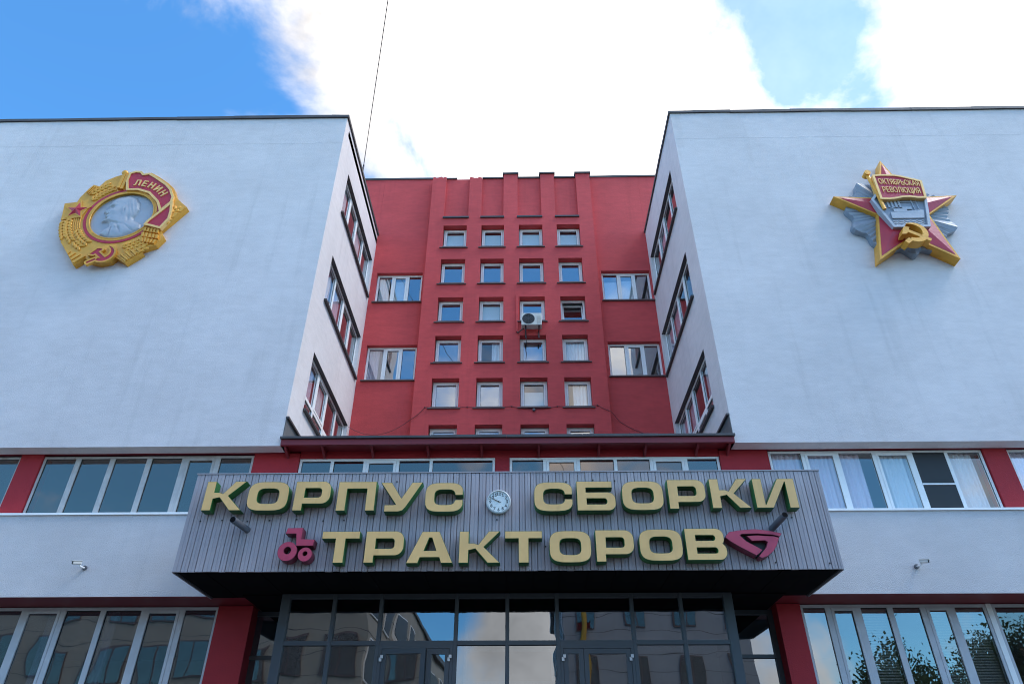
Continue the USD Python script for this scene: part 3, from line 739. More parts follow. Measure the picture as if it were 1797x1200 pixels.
def glyph(ch, W):
    sv, sh = 0.165, 0.132
    R = lambda a, b, c, d: sbox(a, c, b, d)
    if ch == 'О':
        return squircle(0, W, 0, H, .15).difference(squircle(sv + .012, W - sv - .012, sh, H - sh, .08))
    if ch == 'С':
        return squircle(0, W + 0.01, 0, H, .15).difference(squircle(sv + .005, W - 0.14, sh, H - sh, .08)).difference(R(W - 0.24, W + .1, 0.225, 0.312)).difference(R(sv + .08, W - 0.14, 0.20, 0.33)).intersection(R(0, W, 0, H))
    if ch == 'Т':
        return unary_union([R(0, W, H - .13, H), R(W / 2 - sv / 2 - .005, W / 2 + sv / 2 + .005, 0, H - .1)])
    if ch == 'П':
        return unary_union([R(0, sv, 0, H), R(W - sv, W, 0, H), R(0, W, H - .135, H)])
    if ch == 'Р':
        return unary_union([R(0, sv, 0, H), R(0, W * .5, .125, H), rrect(W * .2, W, .125, H, .15)]).difference(rrect(sv + .015, W - sv, .125 + .12, H - .13, .055).union(R(sv + .015, W * .5, .125 + .12, H - .13)))
    if ch == 'К':
        return unary_union([R(0, sv, 0, H), Polygon([(sv - .01, .215), (sv + .09, .215), (W * .72, H), (W, H), (W * .60, .275), (W, 0), (W * .70, 0), (sv + .11, .255), (sv + .11, .335), (sv - .01, .335)]).buffer(0), Polygon([(sv, .22), (W * .60, .275), (sv + .1, .34), (sv, .34)])])
    if ch == 'У':
        return unary_union([Polygon([(0, H), (.20, H), (W * .56, .20), (W * .40, .13)]), Polygon([(W, H), (W - .19, H), (W * .44, .145), (W * .36, .125), (W * .13, .125), (W * .13, 0), (W * .46, 0), (W * .56, .02), (W * .63, .08)])])
    if ch == 'Б':
        return unary_union([R(0, sv, 0, H), R(0, W * .93, H - .125, H), R(0, W * .5, 0, .34), rrect(W * .2, W, 0, .34, .13)]).difference(rrect(sv + .01, W - sv + .01, .115, .225, .05).union(R(sv + .01, W * .5, .115, .225)))
    if ch == 'И':
        return unary_union([R(0, sv, 0, H), R(W - sv, W, 0, H), Polygon([(sv - .03, 0), (sv + .13, 0), (W - sv + .03, H), (W - sv - .13, H)])])
    if ch == 'А':
        return Polygon([(0, 0), (W * .31, H), (W * .69, H), (W, 0), (W - .20, 0), (W - .235, .10), (.235, .10), (.20, 0)]).difference(Polygon([(W * .5 - .105, .215), (W * .5 + .105, .215), (W * .5 + .025, H - .11), (W * .5 - .025, H - .11)]))
    if ch == 'В':
        return unary_union([R(0, W * .5, 0, H), rrect(W * .2, W * .97, .24, H, .13), rrect(W * .2, W, 0, .31, .14)]).difference(unary_union([rrect(sv + .015, W - sv - .01, .335, .43, .045), R(sv + .015, W * .5, .335, .43), rrect(sv + .015, W - sv + .01, .115, .215, .045), R(sv + .015, W * .5, .115, .215)]))


YL = 11.92
ROW1, ROW2 = 6.09, 5.165
signs = [('К', -5.76, .72, ROW1 + .02, 'first of the first word on the canopy'), ('О', -4.97, .74, ROW1 + .01, 'second of the first word on the canopy'), ('Р', -4.12, .65, ROW1 + .01, 'third of the first word on the canopy'),
         ('П', -3.34, .69, ROW1, 'fourth of the first word on the canopy'), ('У', -2.57, .76, ROW1 - .02, 'fifth of the first word on the canopy'), ('С', -1.75, .68, ROW1 - .03, 'last of the first word, left of the clock'),
         ('С', .21, .69, ROW1 - .03, 'first of the second word, right of the clock'), ('Б', .98, .69, ROW1 - .02, 'second of the second word on the canopy'), ('О', 1.79, .74, ROW1 - .02, 'third of the second word on the canopy'),
         ('Р', 2.62, .67, ROW1, 'fourth of the second word on the canopy'), ('К', 3.38, .69, ROW1 + .01, 'fifth of the second word on the canopy'), ('И', 4.16, .75, ROW1 + .01, 'last of the second word, at the right end'),
         ('Т', -3.50, .66, ROW2, 'first of the lower line, beside the tractor sign'), ('Р', -2.73, .67, ROW2, 'second of the lower line'), ('А', -2.0, .80, ROW2 - .01, 'third of the lower line'),
         ('К', -1.10, .71, ROW2 - .01, 'fourth of the lower line'), ('Т', -.31, .65, ROW2 - .01, 'fifth of the lower line'), ('О', .46, .72, ROW2 - .01, 'sixth of the lower line'),
         ('Р', 1.26, .66, ROW2, 'seventh of the lower line'), ('О', 2.01, .74, ROW2 + .01, 'eighth of the lower line'), ('В', 2.81, .69, ROW2 + .02, 'last of the lower line, beside the crimson emblem')]
for ch, x0, W, z0, where in signs:
    t = thing('sign_letter', f'cream letter {ch} with green sides, {where}', 'letter', (x0 + W / 2, YC - 0.03, z0), 'letters of the canopy sign')
    g = glyph(ch, W).buffer(0.004).buffer(-0.004).simplify(0.0015)
    FL = Frame((x0, YL, z0))
    put(t, 'face', FL(ext(g.buffer(-0.006), -0.02, 0.004)), m_cream)
    put(t, 'side', FL(ext(g.difference(g.buffer(-0.014)), -0.195, -0.012 + 0.012)), m_green)
    put(t, 'back', FL(ext(g.buffer(-0.02), -0.19, -0.18)), m_green)
    mm = g.minimum_rotated_rectangle
    cc = [p for p in ((0.08, 0.1), (0.08, H - 0.1), (W - 0.08, H - 0.07), (W - 0.08, 0.07), (W / 2, 0.07), (W / 2, H - 0.07)) if g.contains(Point(p).buffer(0.02))][:3]
    for p in cc:
        put(t, 'stud', FL(tube([(p[0], p[1], -0.24 + 0.025), (p[0], p[1], -0.19)], 0.012, 6)), m_steel)

# tractor pictogram
t = thing('tractor_sign', 'crimson tractor pictogram with two ring wheels left of the lower line of letters', 'sign', (-3.9, YC - 0.03, 5.2))
FT = Frame((0, YL, 0))


def raised(parent, name, poly, face, side, w0=-0.2, w1=0.0, F=FT):
    p = put(parent, name, F(ext(poly.buffer(-0.005), w1 - 0.02, w1 + 0.003)), face)
    put(p, 'side', F(ext(poly.difference(poly.buffer(-0.013)), w0, w1)), side)
    return p


raised(t, 'cab', Polygon([(-4.155, 5.68), (-4.13, 5.78), (-3.86, 5.785), (-3.86, 5.585), (-3.625, 5.575), (-3.64, 5.465), (-3.935, 5.465), (-3.965, 5.68)]), m_pink, m_pinkside)
raised(t, 'wheel', Point(-4.07, 5.37).buffer(.168, quad_segs=16).difference(Point(-4.07, 5.385).buffer(.062, quad_segs=12)), m_pink, m_pinkside)
raised(t, 'wheel', Point(-3.755, 5.315).buffer(.122, quad_segs=16).difference(Point(-3.755, 5.33).buffer(.04, quad_segs=12)), m_pink, m_pinkside)
# plant emblem
t = thing('emblem_sign', 'crimson shield-shaped emblem with a dark angular groove right of the lower line of letters', 'sign', (4.0, YC - 0.03, 5.2))
eq = lambda pts: Polygon([(3.51 + (p - 1138) * 0.003415, 5.72 - (q - 427) * 0.0034) for p, q in pts])
pa = eq([(1138, 470), (1143, 458), (1160, 442), (1210, 433), (1290, 427), (1360, 435), (1427, 450), (1412, 467), (1380, 457), (1300, 451), (1222, 453), (1212, 460), (1240, 490), (1312, 534), (1292, 552), (1277, 562), (1205, 520), (1160, 490)])
pb = eq([(1246, 462), (1300, 460), (1382, 465), (1408, 473), (1390, 508), (1366, 540), (1332, 565), (1300, 575), (1288, 566), (1332, 522), (1346, 494), (1334, 486), (1268, 488)])
put(t, 'backing', FT(ext(pa.union(pb).convex_hull.buffer(-0.03), -0.2, -0.10)), m_black)
raised(t, 'outer_band', pa, m_pink, m_pinkside)
raised(t, 'inner_hook', pb, m_pink, m_pinkside)

# ------------------------------------------------------------------ clock
t = thing('wall_clock', 'round pale wall clock between the two words on the canopy', 'clock', (-0.43, YC - 0.02, 6.3))
FK = Frame((-0.43, YC - 0.022, 6.305))
rk = 0.213
prof = [(0, 0), (rk, 0), (rk + 0.012, 0.03), (rk + 0.006, 0.075), (rk - 0.012, 0.085), (rk - 0.02, 0.06), (0, 0.06)]
put(t, 'rim', FK(trimesh.creation.revolve(np.array(prof), sections=48)), m_rim, smooth=35)
put(t, 'dial', FK(trimesh.creation.cylinder(rk - 0.021, 0.004, sections=48).apply_translation((0, 0, 0.064))), m_dial)
for hnum in range(1, 13):
    a = math.pi / 2 - hnum * math.pi / 6
    tm = meshkit.text_mesh(str(hnum), 0.052, 0.002, True)
    c = tm.bounds.mean(0)
    tm.apply_translation((math.cos(a) * 0.15 - c[0], math.sin(a) * 0.15 - c[1], 0.067))
    put(t, 'numeral', FK(tm), m_black)
for ln, wd, deg, z in ((0.145, 0.009, 59 * 5 + 3, 0.071), (0.10, 0.013, 296, 0.074)):
    a = math.radians(90 - deg)
    hm = bx(-0.04, ln, -wd / 2, wd / 2, z, z + 0.002)
    hm.apply_transform(trimesh.transformations.rotation_matrix(a, (0, 0, 1)))
    put(t, 'hand', FK(hm), m_black)
put(t, 'hub', FK(trimesh.creation.cylinder(0.011, 0.012, sections=12).apply_translation((0, 0, 0.073))), m_black)


# ------------------------------------------------------------------ medal with the portrait
def grain(c, ang, ln=0.085, wd=0.04, h=0.05):
    m = trimesh.creation.icosphere(1)
    m.apply_scale((ln, wd, h))
    m.apply_transform(trimesh.transformations.rotation_matrix(ang, (0, 0, 1)))
    m.apply_translation((c[0], c[1], c[2]))
    return m


def ear(path, w, ln=0.095, wd=0.044, step=0.115):
    """A wheat ear: two rows of grains along a stem."""
    L = LineString(path)
    ms = []
    s = 0.03
    while s < L.length:
        p, q = L.interpolate(s), L.interpolate(min(s + 0.02, L.length))
        o = L.interpolate(s - 0.02)
        a = math.atan2(q.y - o.y, q.x - o.x)
        for sg in (-1, 1):
            ms.append(grain((p.x - sg * math.sin(a) * 0.05, p.y + sg * math.cos(a) * 0.05, w), a + sg * 0.5, ln, wd))
        s += step
    return cat(ms)


def star5(r, ri, cx=0, cy=0, rot=90):
    return [(cx + (r if i % 2 == 0 else ri) * math.cos(math.radians(rot + 36 * i)), cy + (r if i % 2 == 0 else ri) * math.sin(math.radians(rot + 36 * i))) for i in range(10)]


def pyramid_star(pts, c, w0, w1):
    v = [(*p, w0) for p in pts] + [(*c, w1)]
    n = len(pts)
    f = [(i, (i + 1) % n, n) for i in range(n)]
    return trimesh.Trimesh(v, f, process=False)


def sickle(cx, cy, R, r, t0, t1, wide, tip):
    """A crescent blade from angle t0 (handle end) to t1 (point)."""
    a = np.radians(np.linspace(t0, t1, 26))
    k = np.linspace(0, 1, 26)
    wid = wide * np.sin(np.pi * np.clip(0.22 + 0.78 * k, 0, 1)) ** 0.8 + tip
    out = [(cx + R * math.cos(q), cy + R * math.sin(q)) for q in a]
    inn = [(cx + (R - w_) * math.cos(q), cy + (R - w_) * math.sin(q)) for q, w_ in zip(a, wid)]
    return Polygon(out + inn[::-1]).buffer(0)


MC = (-11.04, 14.0, 15.27)
med = thing('portrait_medal', 'round gold and red medal with grey profile portrait, high on the left pale wall', 'relief', MC)
FM = Frame(MC, w=(0, -0.72, 0))
front = [(-1.76, 0.55), (-1.43, 0.61), (-1.41, 0.78), (-1.28, 1.13), (-1.19, 1.3), (-1.0, 1.23), (-0.89, 1.46), (-0.65, 1.63), (-0.45, 1.72), (-0.28, 1.81), (-0.09, 1.83), (0.16, 1.71), (0.34, 1.77), (0.61, 1.6), (0.98, 1.31), (1.18, 1.11), (1.36, 0.73), (1.55, 0.54), (1.75, 0.36), (1.24, -0.48), (1.41, -0.75), (1.27, -1.03), (0.9, -1.2), (1.0, -1.3), (0.64, -1.66), (0.32, -1.46), (0.22, -1.6), (-0.05, -1.66), (-0.3, -1.6), (-0.49, -1.48), (-0.72, -1.71), (-1.08, -1.23), (-1.36, -0.88), (-1.33, -0.76), (-1.52, -0.31), (-1.67, 0.14)]
plate = Polygon(front)
hole = Point(0.02, 0.06).buffer(0.86, quad_segs=24)
put(med, 'plate', FM(ext(plate.difference(hole), 0.002, 0.24)), m_gold)
disc_c = np.array((0.02, 0.06))
ringp = Point(0.02, 0.06).buffer(0.97, quad_segs=24).difference(hole)
put(med, 'rim', FM(cat([ext(Point(0.02, 0.06).buffer(0.945, quad_segs=24).difference(hole), 0.2, 0.265), trimesh.creation.torus(0.868, 0.022, major_sections=64, minor_sections=8).apply_translation((0.02, 0.06, 0.262))])), m_gold, smooth=40)
redring = Point(0.02, 0.06).buffer(1.03, quad_segs=24).difference(Point(0.02, 0.06).buffer(0.952, quad_segs=24))
put(med, 'red_ring', FM(ext(redring, 0.2, 0.262)), m_medred)
# grey disc with the profile as a true relief
sil = Polygon([(-0.19, 0.80), (0.01, 0.84), (0.20, 0.77), (0.36, 0.56), (0.42, 0.30), (0.37, 0.09), (0.33, 0.0), (0.37, -0.10), (0.50, -0.17), (0.62, -0.25), (0.66, -0.42), (0.54, -0.56), (0.3, -0.70), (0.04, -0.76), (-0.21, -0.72), (-0.42, -0.62), (-0.36, -0.47), (-0.25, -0.35), (-0.27, -0.19), (-0.36, -0.15), (-0.49, -0.18), (-0.52, -0.14), (-0.40, -0.06), (-0.39, -0.0), (-0.46, 0.02), (-0.47, 0.06), (-0.455, 0.09), (-0.48, 0.12), (-0.47, 0.165), (-0.55, 0.19), (-0.56, 0.23), (-0.47, 0.33), (-0.455, 0.40), (-0.47, 0.47), (-0.45, 0.60), (-0.38, 0.71), (-0.29, 0.77)]).buffer(0.015).buffer(-0.015)
NG = 110
gx, gy = np.meshgrid(np.linspace(-0.87, 0.87, NG), np.linspace(-0.87, 0.87, NG), indexing='ij')
from shapely import contains_xy, points as _pts, distance as _dist
flatx, flaty = (gx + 0.02).ravel(), (gy + 0.06).ravel()
inside = contains_xy(sil, flatx, flaty)
dist = np.where(inside, _dist(_pts(flatx, flaty), sil.exterior), 0).reshape(NG, NG)
hgt = 0.16 * np.sqrt(np.clip(1 - (1 - np.clip(dist / 0.24, 0, 1)) ** 2, 0, 1))
X_, Y_ = gx + 0.02, gy + 0.06


def bump_at(x, y, rx, ry, a, rot=0.0):
    c, s = math.cos(rot), math.sin(rot)
    dx, dy = (X_ - x) * c + (Y_ - y) * s, -(X_ - x) * s + (Y_ - y) * c
    return a * np.exp(-(dx / rx) ** 2 - (dy / ry) ** 2)


mask = (dist > 0.01)
det = (bump_at(0.06, 0.24, 0.06, 0.12, 0.05, 0.2) + bump_at(0.065, 0.23, 0.028, 0.075, -0.055, 0.2)      # ear
       + bump_at(-0.33, 0.36, 0.075, 0.04, -0.06) + bump_at(-0.33, 0.44, 0.10, 0.028, 0.035, 0.15) + bump_at(-0.335, 0.355, 0.035, 0.02, 0.035)   # eye and brow
       + bump_at(-0.42, 0.105, 0.07, 0.014, -0.035) + bump_at(-0.41, 0.14, 0.08, 0.022, 0.02) + bump_at(-0.38, 0.20, 0.03, 0.04, -0.02)  # mouth, moustache, nostril
       + bump_at(-0.40, -0.08, 0.08, 0.08, 0.03) + bump_at(-0.22, 0.2, 0.12, 0.12, 0.02)
       + bump_at(-0.12, -0.20, 0.20, 0.03, -0.05, -0.35) + bump_at(0.22, -0.05, 0.03, 0.14, -0.035, 0.3)     # jaw, neck
       + bump_at(-0.13, -0.5, 0.02, 0.2, -0.05, 0.05) + bump_at(0.08, -0.42, 0.03, 0.22, -0.04, 0.6) + bump_at(0.02, -0.36, 0.06, 0.05, 0.03) + bump_at(0.40, -0.45, 0.02, 0.2, -0.03, 0.9))
hair = 0.010 * np.sin(70 * (X_ + 0.35 * Y_)) * np.exp(-((X_ - 0.28) / 0.16) ** 2 - ((Y_ - 0.38) / 0.3) ** 2)
hgt = hgt + np.where(mask, 1.35 * det + 1.1 * hair, 0) + 0.006 * meshkit.fbm(np.stack([X_ * 5, Y_ * 5, X_ * 0], -1), 3)
rr = np.hypot(gx, gy)
keep = rr < 0.875
idx = -np.ones((NG, NG), int)
idx[keep] = np.arange(keep.sum())
vv = np.c_[X_[keep], Y_[keep], 0.155 + hgt[keep]]
ff = []
for a in range(NG - 1):
    for b in range(NG - 1):
        q = (idx[a, b], idx[a + 1, b], idx[a + 1, b + 1], idx[a, b + 1])
        if min(q) >= 0:
            ff += [(q[0], q[1], q[2]), (q[0], q[2], q[3])]
put(med, 'portrait_disc', FM(trimesh.Trimesh(vv, ff, process=False)), m_silverl, smooth=True)
put(med, 'disc_back', FM(ext(Point(0.02, 0.06).buffer(0.862), 0.002, 0.13)), m_silver)
# flag with folded tail
flag = Polygon([(-0.12, 1.02), (-0.25, 1.43), (-0.24, 1.70), (-0.08, 1.77), (0.08, 1.75), (0.18, 1.64), (0.34, 1.68), (0.6, 1.5), (0.95, 1.23), (1.13, 1.03), (1.29, 0.72), (1.30, 0.52), (1.07, 0.16), (1.0, 0.32), (0.88, 0.55), (0.55, 0.89), (0.2, 1.02)]).buffer(0)
tail = Polygon([(1.33, 0.50), (1.40, 0.15), (1.42, -0.15), (1.27, -0.50), (0.97, -0.40), (0.80, -0.36), (0.85, -0.22), (1.06, 0.09), (1.2, 0.30)]).buffer(0)
for nm, pg, w in (('flag', flag, 0.30), ('flag_tail', tail, 0.33)):
    f_ = put(med, nm, FM(ext(pg.buffer(-0.03), 0.2, w)), m_medred)
    put(f_, 'border', FM(ext(pg.buffer(0.02).difference(pg.buffer(-0.045)), 0.2, w + 0.035)), m_pgold)
put(med, 'flag_pole', FM(cat([bx(-0.42, -0.34, 1.08, 1.66, 0.2, 0.36), bx(-0.33, -0.25, 1.06, 1.66, 0.2, 0.34), trimesh.creation.icosphere(2, 0.09).apply_translation((-0.40, 1.73, 0.30))])), m_gold)
for ch, ang in (('Л', 86), ('Е', 75.5), ('Н', 64.5), ('И', 52.5), ('Н', 40.5)):
    tm = meshkit.text_mesh(ch, 0.215, 0.04, True)
    c = tm.bounds.mean(0)
    tm.apply_translation((-c[0], -c[1], 0.295))
    tm.apply_scale((0.9, 1, 1))
    tm.apply_transform(trimesh.transformations.rotation_matrix(math.radians(ang - 88), (0, 0, 1)))
    tm.apply_translation((0.02 + 1.24 * math.cos(math.radians(ang)), 0.06 + 1.24 * math.sin(math.radians(ang)), 0))
    put(med, 'letter', FM(tm), m_pgold)
# wheat ears
arc = lambda r, a0, a1: [(0.02 + r * math.cos(math.radians(a)), 0.06 + r * math.sin(math.radians(a))) for a in np.linspace(a0, a1, 14)]
for pth in (arc(1.20, 148, 116), arc(1.42, 142, 118), arc(1.42, 186, 222), arc(1.56, 188, 212), arc(1.18, 208, 238), arc(1.38, 226, 240), arc(1.22, 290, 322), arc(1.42, 292, 318), arc(1.56, 300, 312)):
    put(med, 'wheat_ear', FM(ear(pth, 0.25)), m_gold, smooth=True)
put(med, 'wheat_ear', FM(ear([(1.30, -0.28), (1.42, 0.05), (1.50, 0.42)], 0.26, step=0.12)), m_gold, smooth=True)
for q in range(4):                               # stalks on the left
    put(med, 'stalk', FM(tube([(*p, 0.25) for p in arc(1.12 + 0.055 * q, 178, 205)], 0.018, 6)), m_gold, smooth=True)
# ribbed stalk bundles
def bundle(p0, p1, p2, p3, n, w=0.27):
    """Ribs laid between edge p0-p1 and edge p3-p2."""
    P = [np.array(p) for p in (p0, p1, p2, p3)]
    out = []
    for q in range(n):
        a, b = (q + 0.12) / n, (q + 0.88) / n
        quad = [P[0] + (P[1] - P[0]) * a, P[0] + (P[1] - P[0]) * b, P[3] + (P[2] - P[3]) * b, P[3] + (P[2] - P[3]) * a]
        out.append(ext(Polygon(quad), 0.2, w + 0.03 * (q % 2)))
    return cat(out)


put(med, 'stalk_bundle', FM(bundle((-1.06, -1.22), (-0.46, -1.44), (-0.70, -1.68), (-1.05, -1.24 - 0.02), 8)), m_gold)
put(med, 'stalk_bundle', FM(bundle((0.36, -1.42), (0.86, -1.17), (0.97, -1.29), (0.63, -1.63), 8)), m_gold)
for (a, b, c, d) in (((0.80, -0.42), (1.24, -0.53), (1.26, -0.66), (0.80, -0.56)), ((0.78, -0.60), (1.28, -0.72), (1.30, -0.85), (0.80, -0.76)), ((0.80, -0.80), (1.28, -0.90), (1.24, -1.02), (0.86, -0.95))):
    put(med, 'ribbon_band', FM(bundle(a, b, c, d, 10, 0.30)), m_gold)
put(med, 'stalk_bundle', FM(bundle((1.30, -0.40), (1.62, 0.40), (1.73, 0.35), (1.38, -0.26), 3)), m_gold)
put(med, 'stalk_bundle', FM(bundle((-1.20, 1.22), (-1.0, 1.18), (-1.14, 0.86), (-1.30, 1.0), 6)), m_gold)
# star plate
put(med, 'star_plate', FM(ext(Polygon([(-1.74, 0.53), (-1.42, 0.58), (-1.02, 0.30), (-1.10, 0.0), (-1.62, -0.10), (-1.65, 0.10)]), 0.2, 0.28)), m_gold)
st = star5(0.31, 0.13, -1.30, 0.27)
s_ = put(med, 'star', FM(pyramid_star(st, (-1.30, 0.27), 0.285, 0.38)), m_medred)
put(s_, 'border', FM(ext(Polygon(st).buffer(0.03, join_style=2, mitre_limit=3), 0.27, 0.29)), m_gold)
# hammer and sickle
sk = sickle(0.02, -1.38, 0.27, 0.2, -125, 75, 0.10, 0.02).union(LineString([(-0.14, -1.57), (-0.34, -1.70)]).buffer(0.035, cap_style=2))
hm = LineString([(-0.19, -1.33), (0.12, -1.60)]).buffer(0.045, cap_style=2).union(Polygon([(-0.36, -1.40), (-0.24, -1.42), (-0.05, -1.24), (-0.10, -1.20), (-0.2, -1.20)]))
hs_ = sk.union(hm)
h_ = put(med, 'hammer_and_sickle', FM(ext(hs_, 0.26, 0.325)), m_medred)
put(h_, 'border', FM(ext(hs_.buffer(0.045).difference(hs_.buffer(-0.002)), 0.24, 0.34)), m_gold)

# ------------------------------------------------------------------ star-shaped medal
SC = (10.28, 14.0, 15.04)
med2 = thing('star_medal', 'five-pointed red and gold star medal with grey rays, high on the right pale wall', 'relief', SC)
FM2 = Frame(SC, w=(0, -0.78, 0))
tips = [(0.0, 1.99), (-1.68, 0.58), (-1.08, -1.70), (0.96, -1.70), (1.67, 0.57)]
inn = [(-0.47, 0.50), (-0.70, -0.12), (-0.02, -0.95), (0.68, -0.14), (0.46, 0.50)]
sp = []
for a, b in zip(tips, inn):
    sp += [a, b]
star = Polygon(sp)
put(med2, 'star', FM2(ext(star, 0.004, 0.40)), m_gold)
ri = star.buffer(-0.062, join_style=2)
pts = list(ri.exterior.coords)[:-1]
for q in range(5):                               # each arm a ridged red wedge inside its gold edge
    tip = np.array(tips[q])
    l, r = np.array(inn[q - 1]), np.array(inn[q])
    c0 = (l + r) / 2 * 0.55
    d = -tip / np.linalg.norm(tip)
    T = tip + d * 0.15
    nl, nr_ = l + (c0 - l) * 0.09, r + (c0 - r) * 0.09
    v = [(*T, 0.405), (*nl, 0.405), (*c0, 0.405), (*nr_, 0.405), (*(T * 0.93), 0.415), (*(c0 + (T - c0) * 0.12), 0.50)]
    mesh = trimesh.Trimesh(v, [(0, 5, 3), (0, 1, 5), (1, 2, 5), (2, 3, 5)], process=False)
    if mesh.face_normals[0][2] < 0:
        mesh.invert()
    put(med2, 'arm', FM2(mesh), m_medred)
# silver ray fans between the arms
th_t = [math.degrees(math.atan2(p[1], p[0])) % 360 for p in tips]
order = [(th_t[4], th_t[0]), (th_t[0], th_t[1]), (th_t[1], th_t[2]), (th_t[2], th_t[3]), (th_t[3] - 360, th_t[4])]
for a0, a1 in order:
    n = 26
    v, f = [], []
    for q in range(n + 1):
        a = math.radians(a0 + (a1 - a0) * q / n)
        frac = abs(q / n - 0.5) * 2
        r = 1.36 + 0.10 * math.cos(frac * 2.6 * math.pi) * (1 - 0.3 * frac) - 0.04 * frac
        w = 0.20 + (0.035 if q % 2 else 0) + (0.05 if n // 2 - 1 <= q <= n // 2 + 1 else 0)
        v += [(0.4 * math.cos(a), 0.4 * math.sin(a), w + 0.05), (r * math.cos(a), r * math.sin(a), w), (r * math.cos(a), r * math.sin(a), 0.003)]
    for q in range(n):
        A, B = 3 * q, 3 * q + 3
        f += [(A, A + 1, B + 1), (A, B + 1, B), (A + 1, A + 2, B + 2), (A + 1, B + 2, B + 1)]
    put(med2, 'ray_fan', FM2(trimesh.Trimesh(v, f, process=False)), m_silver)
pent = Polygon([(-0.76, 0.36), (-0.60, 0.52), (0.70, 0.46), (0.56, -0.14), (0.47, -0.70), (-0.50, -0.70), (-0.62, -0.34)])
pent = Polygon([(-0.80, 0.30), (-0.64, 0.50), (0.72, 0.42), (0.60, -0.15), (0.46, -0.72), (-0.50, -0.72)])
put(med2, 'pentagon_frame', FM2(ext(pent.difference(pent.buffer(-0.07, join_style=2)), 0.30, 0.60)), m_silverl)
pan = put(med2, 'pentagon_panel', FM2(ext(pent.buffer(-0.06, join_style=2), 0.30, 0.53)), m_silver)
ship = [Polygon([(-0.42, -0.38), (0.42, -0.38), (0.50, -0.10), (0.44, -0.08), (-0.40, -0.16)]), sbox(-0.30, -0.14, 0.05, -0.04), sbox(-0.05, -0.06, 0.20, 0.03)]
ship += [sbox(-0.40 + 0.10 * q, 0.02 - 0.09 * 0, -0.35 + 0.10 * q, 0.26) for q in range(4)]
ship += [sbox(0.26, -0.06, 0.275, 0.3), sbox(0.38, -0.06, 0.395, 0.26), Polygon([(-0.05, 0.2), (0.46, 0.22), (0.46, 0.235), (-0.05, 0.215)]), Polygon([(-0.35, -0.02), (-0.05, 0.16), (-0.04, 0.14), (-0.34, -0.04)])]
for pg in ship:
    put(pan, 'ship_relief', FM2(ext(pg.intersection(pent.buffer(-0.08)), 0.525, 0.56 + rnd.uniform(0, 0.012))), m_silverl)
for q in range(3):
    xs_ = np.linspace(-0.42, 0.40, 30)
    put(pan, 'wave', FM2(tube([(x_, -0.47 - 0.07 * q + 0.018 * math.sin(x_ * 40 + q), 0.535) for x_ in xs_], 0.014, 5)), m_silverl)
fl = affinity.translate(Polygon([(-0.52, 1.24), (-0.28, 1.25), (0.02, 1.24), (0.22, 1.19), (0.42, 1.11), (0.70, 1.0), (0.63, 0.38), (0.42, 0.38), (0.22, 0.42), (0.02, 0.41), (-0.18, 0.36), (-0.36, 0.34), (-0.56, 0.35)]), 0, -0.09)
f_ = put(med2, 'flag', FM2(ext(fl, 0.40, 0.66)), m_medred)
put(f_, 'border', FM2(ext(fl.buffer(0.028).difference(fl.buffer(-0.03)), 0.40, 0.69)), m_pgold)
for txt, w_, cx_, cy_, sl in (('ОКТЯБРЬСКАЯ', 1.06, 0.09, 0.965, -0.10), ('РЕВОЛЮЦИЯ', 0.98, 0.07, 0.665, -0.07)):
    tm = meshkit.text_mesh(txt, 0.205, 0.03, False)
    b = tm.bounds
    tm.apply_translation((-(b[0][0] + b[1][0]) / 2, -0.1, 0.655))
    tm.apply_scale((w_ / (b[1][0] - b[0][0]), 1, 1))
    vv = tm.vertices.copy()
    vv[:, 1] += vv[:, 0] * sl
    tm.vertices = vv
    tm.apply_translation((cx_, cy_ - 0.09, 0))
    put(f_, 'lettering', FM2(tm), m_pgold)
put(med2, 'flag_pole', FM2(cat([tube([(-0.60, 1.30, 0.52), (-0.58, 0.6, 0.60), (-0.56, -0.10, 0.62)], 0.05, 8)])), m_gold, smooth=40)
put(med2, 'pole_finial', FM2(trimesh.creation.cylinder(0.085, 0.24, sections=16).apply_translation((-0.60, 1.34, 0.50))), m_gold, smooth=40)
sk = sickle(-0.13, -1.05, 0.33, 0.2, -128, 112, 0.13, 0.015).union(LineString([(-0.30, -1.28), (-0.44, -1.39)]).buffer(0.06, cap_style=2))
hm = affinity.translate(LineString([(-0.30, -0.90), (0.22, -1.24)]).buffer(0.048, cap_style=2).union(Polygon([(-0.46, -1.03), (-0.33, -1.02), (-0.20, -0.80), (-0.30, -0.76), (-0.36, -0.80)])), 0, -0.06)
put(med2, 'sickle', FM2(ext(sk, 0.46, 0.80)), m_gold)
put(med2, 'hammer', FM2(ext(hm, 0.46, 0.77)), m_gold)

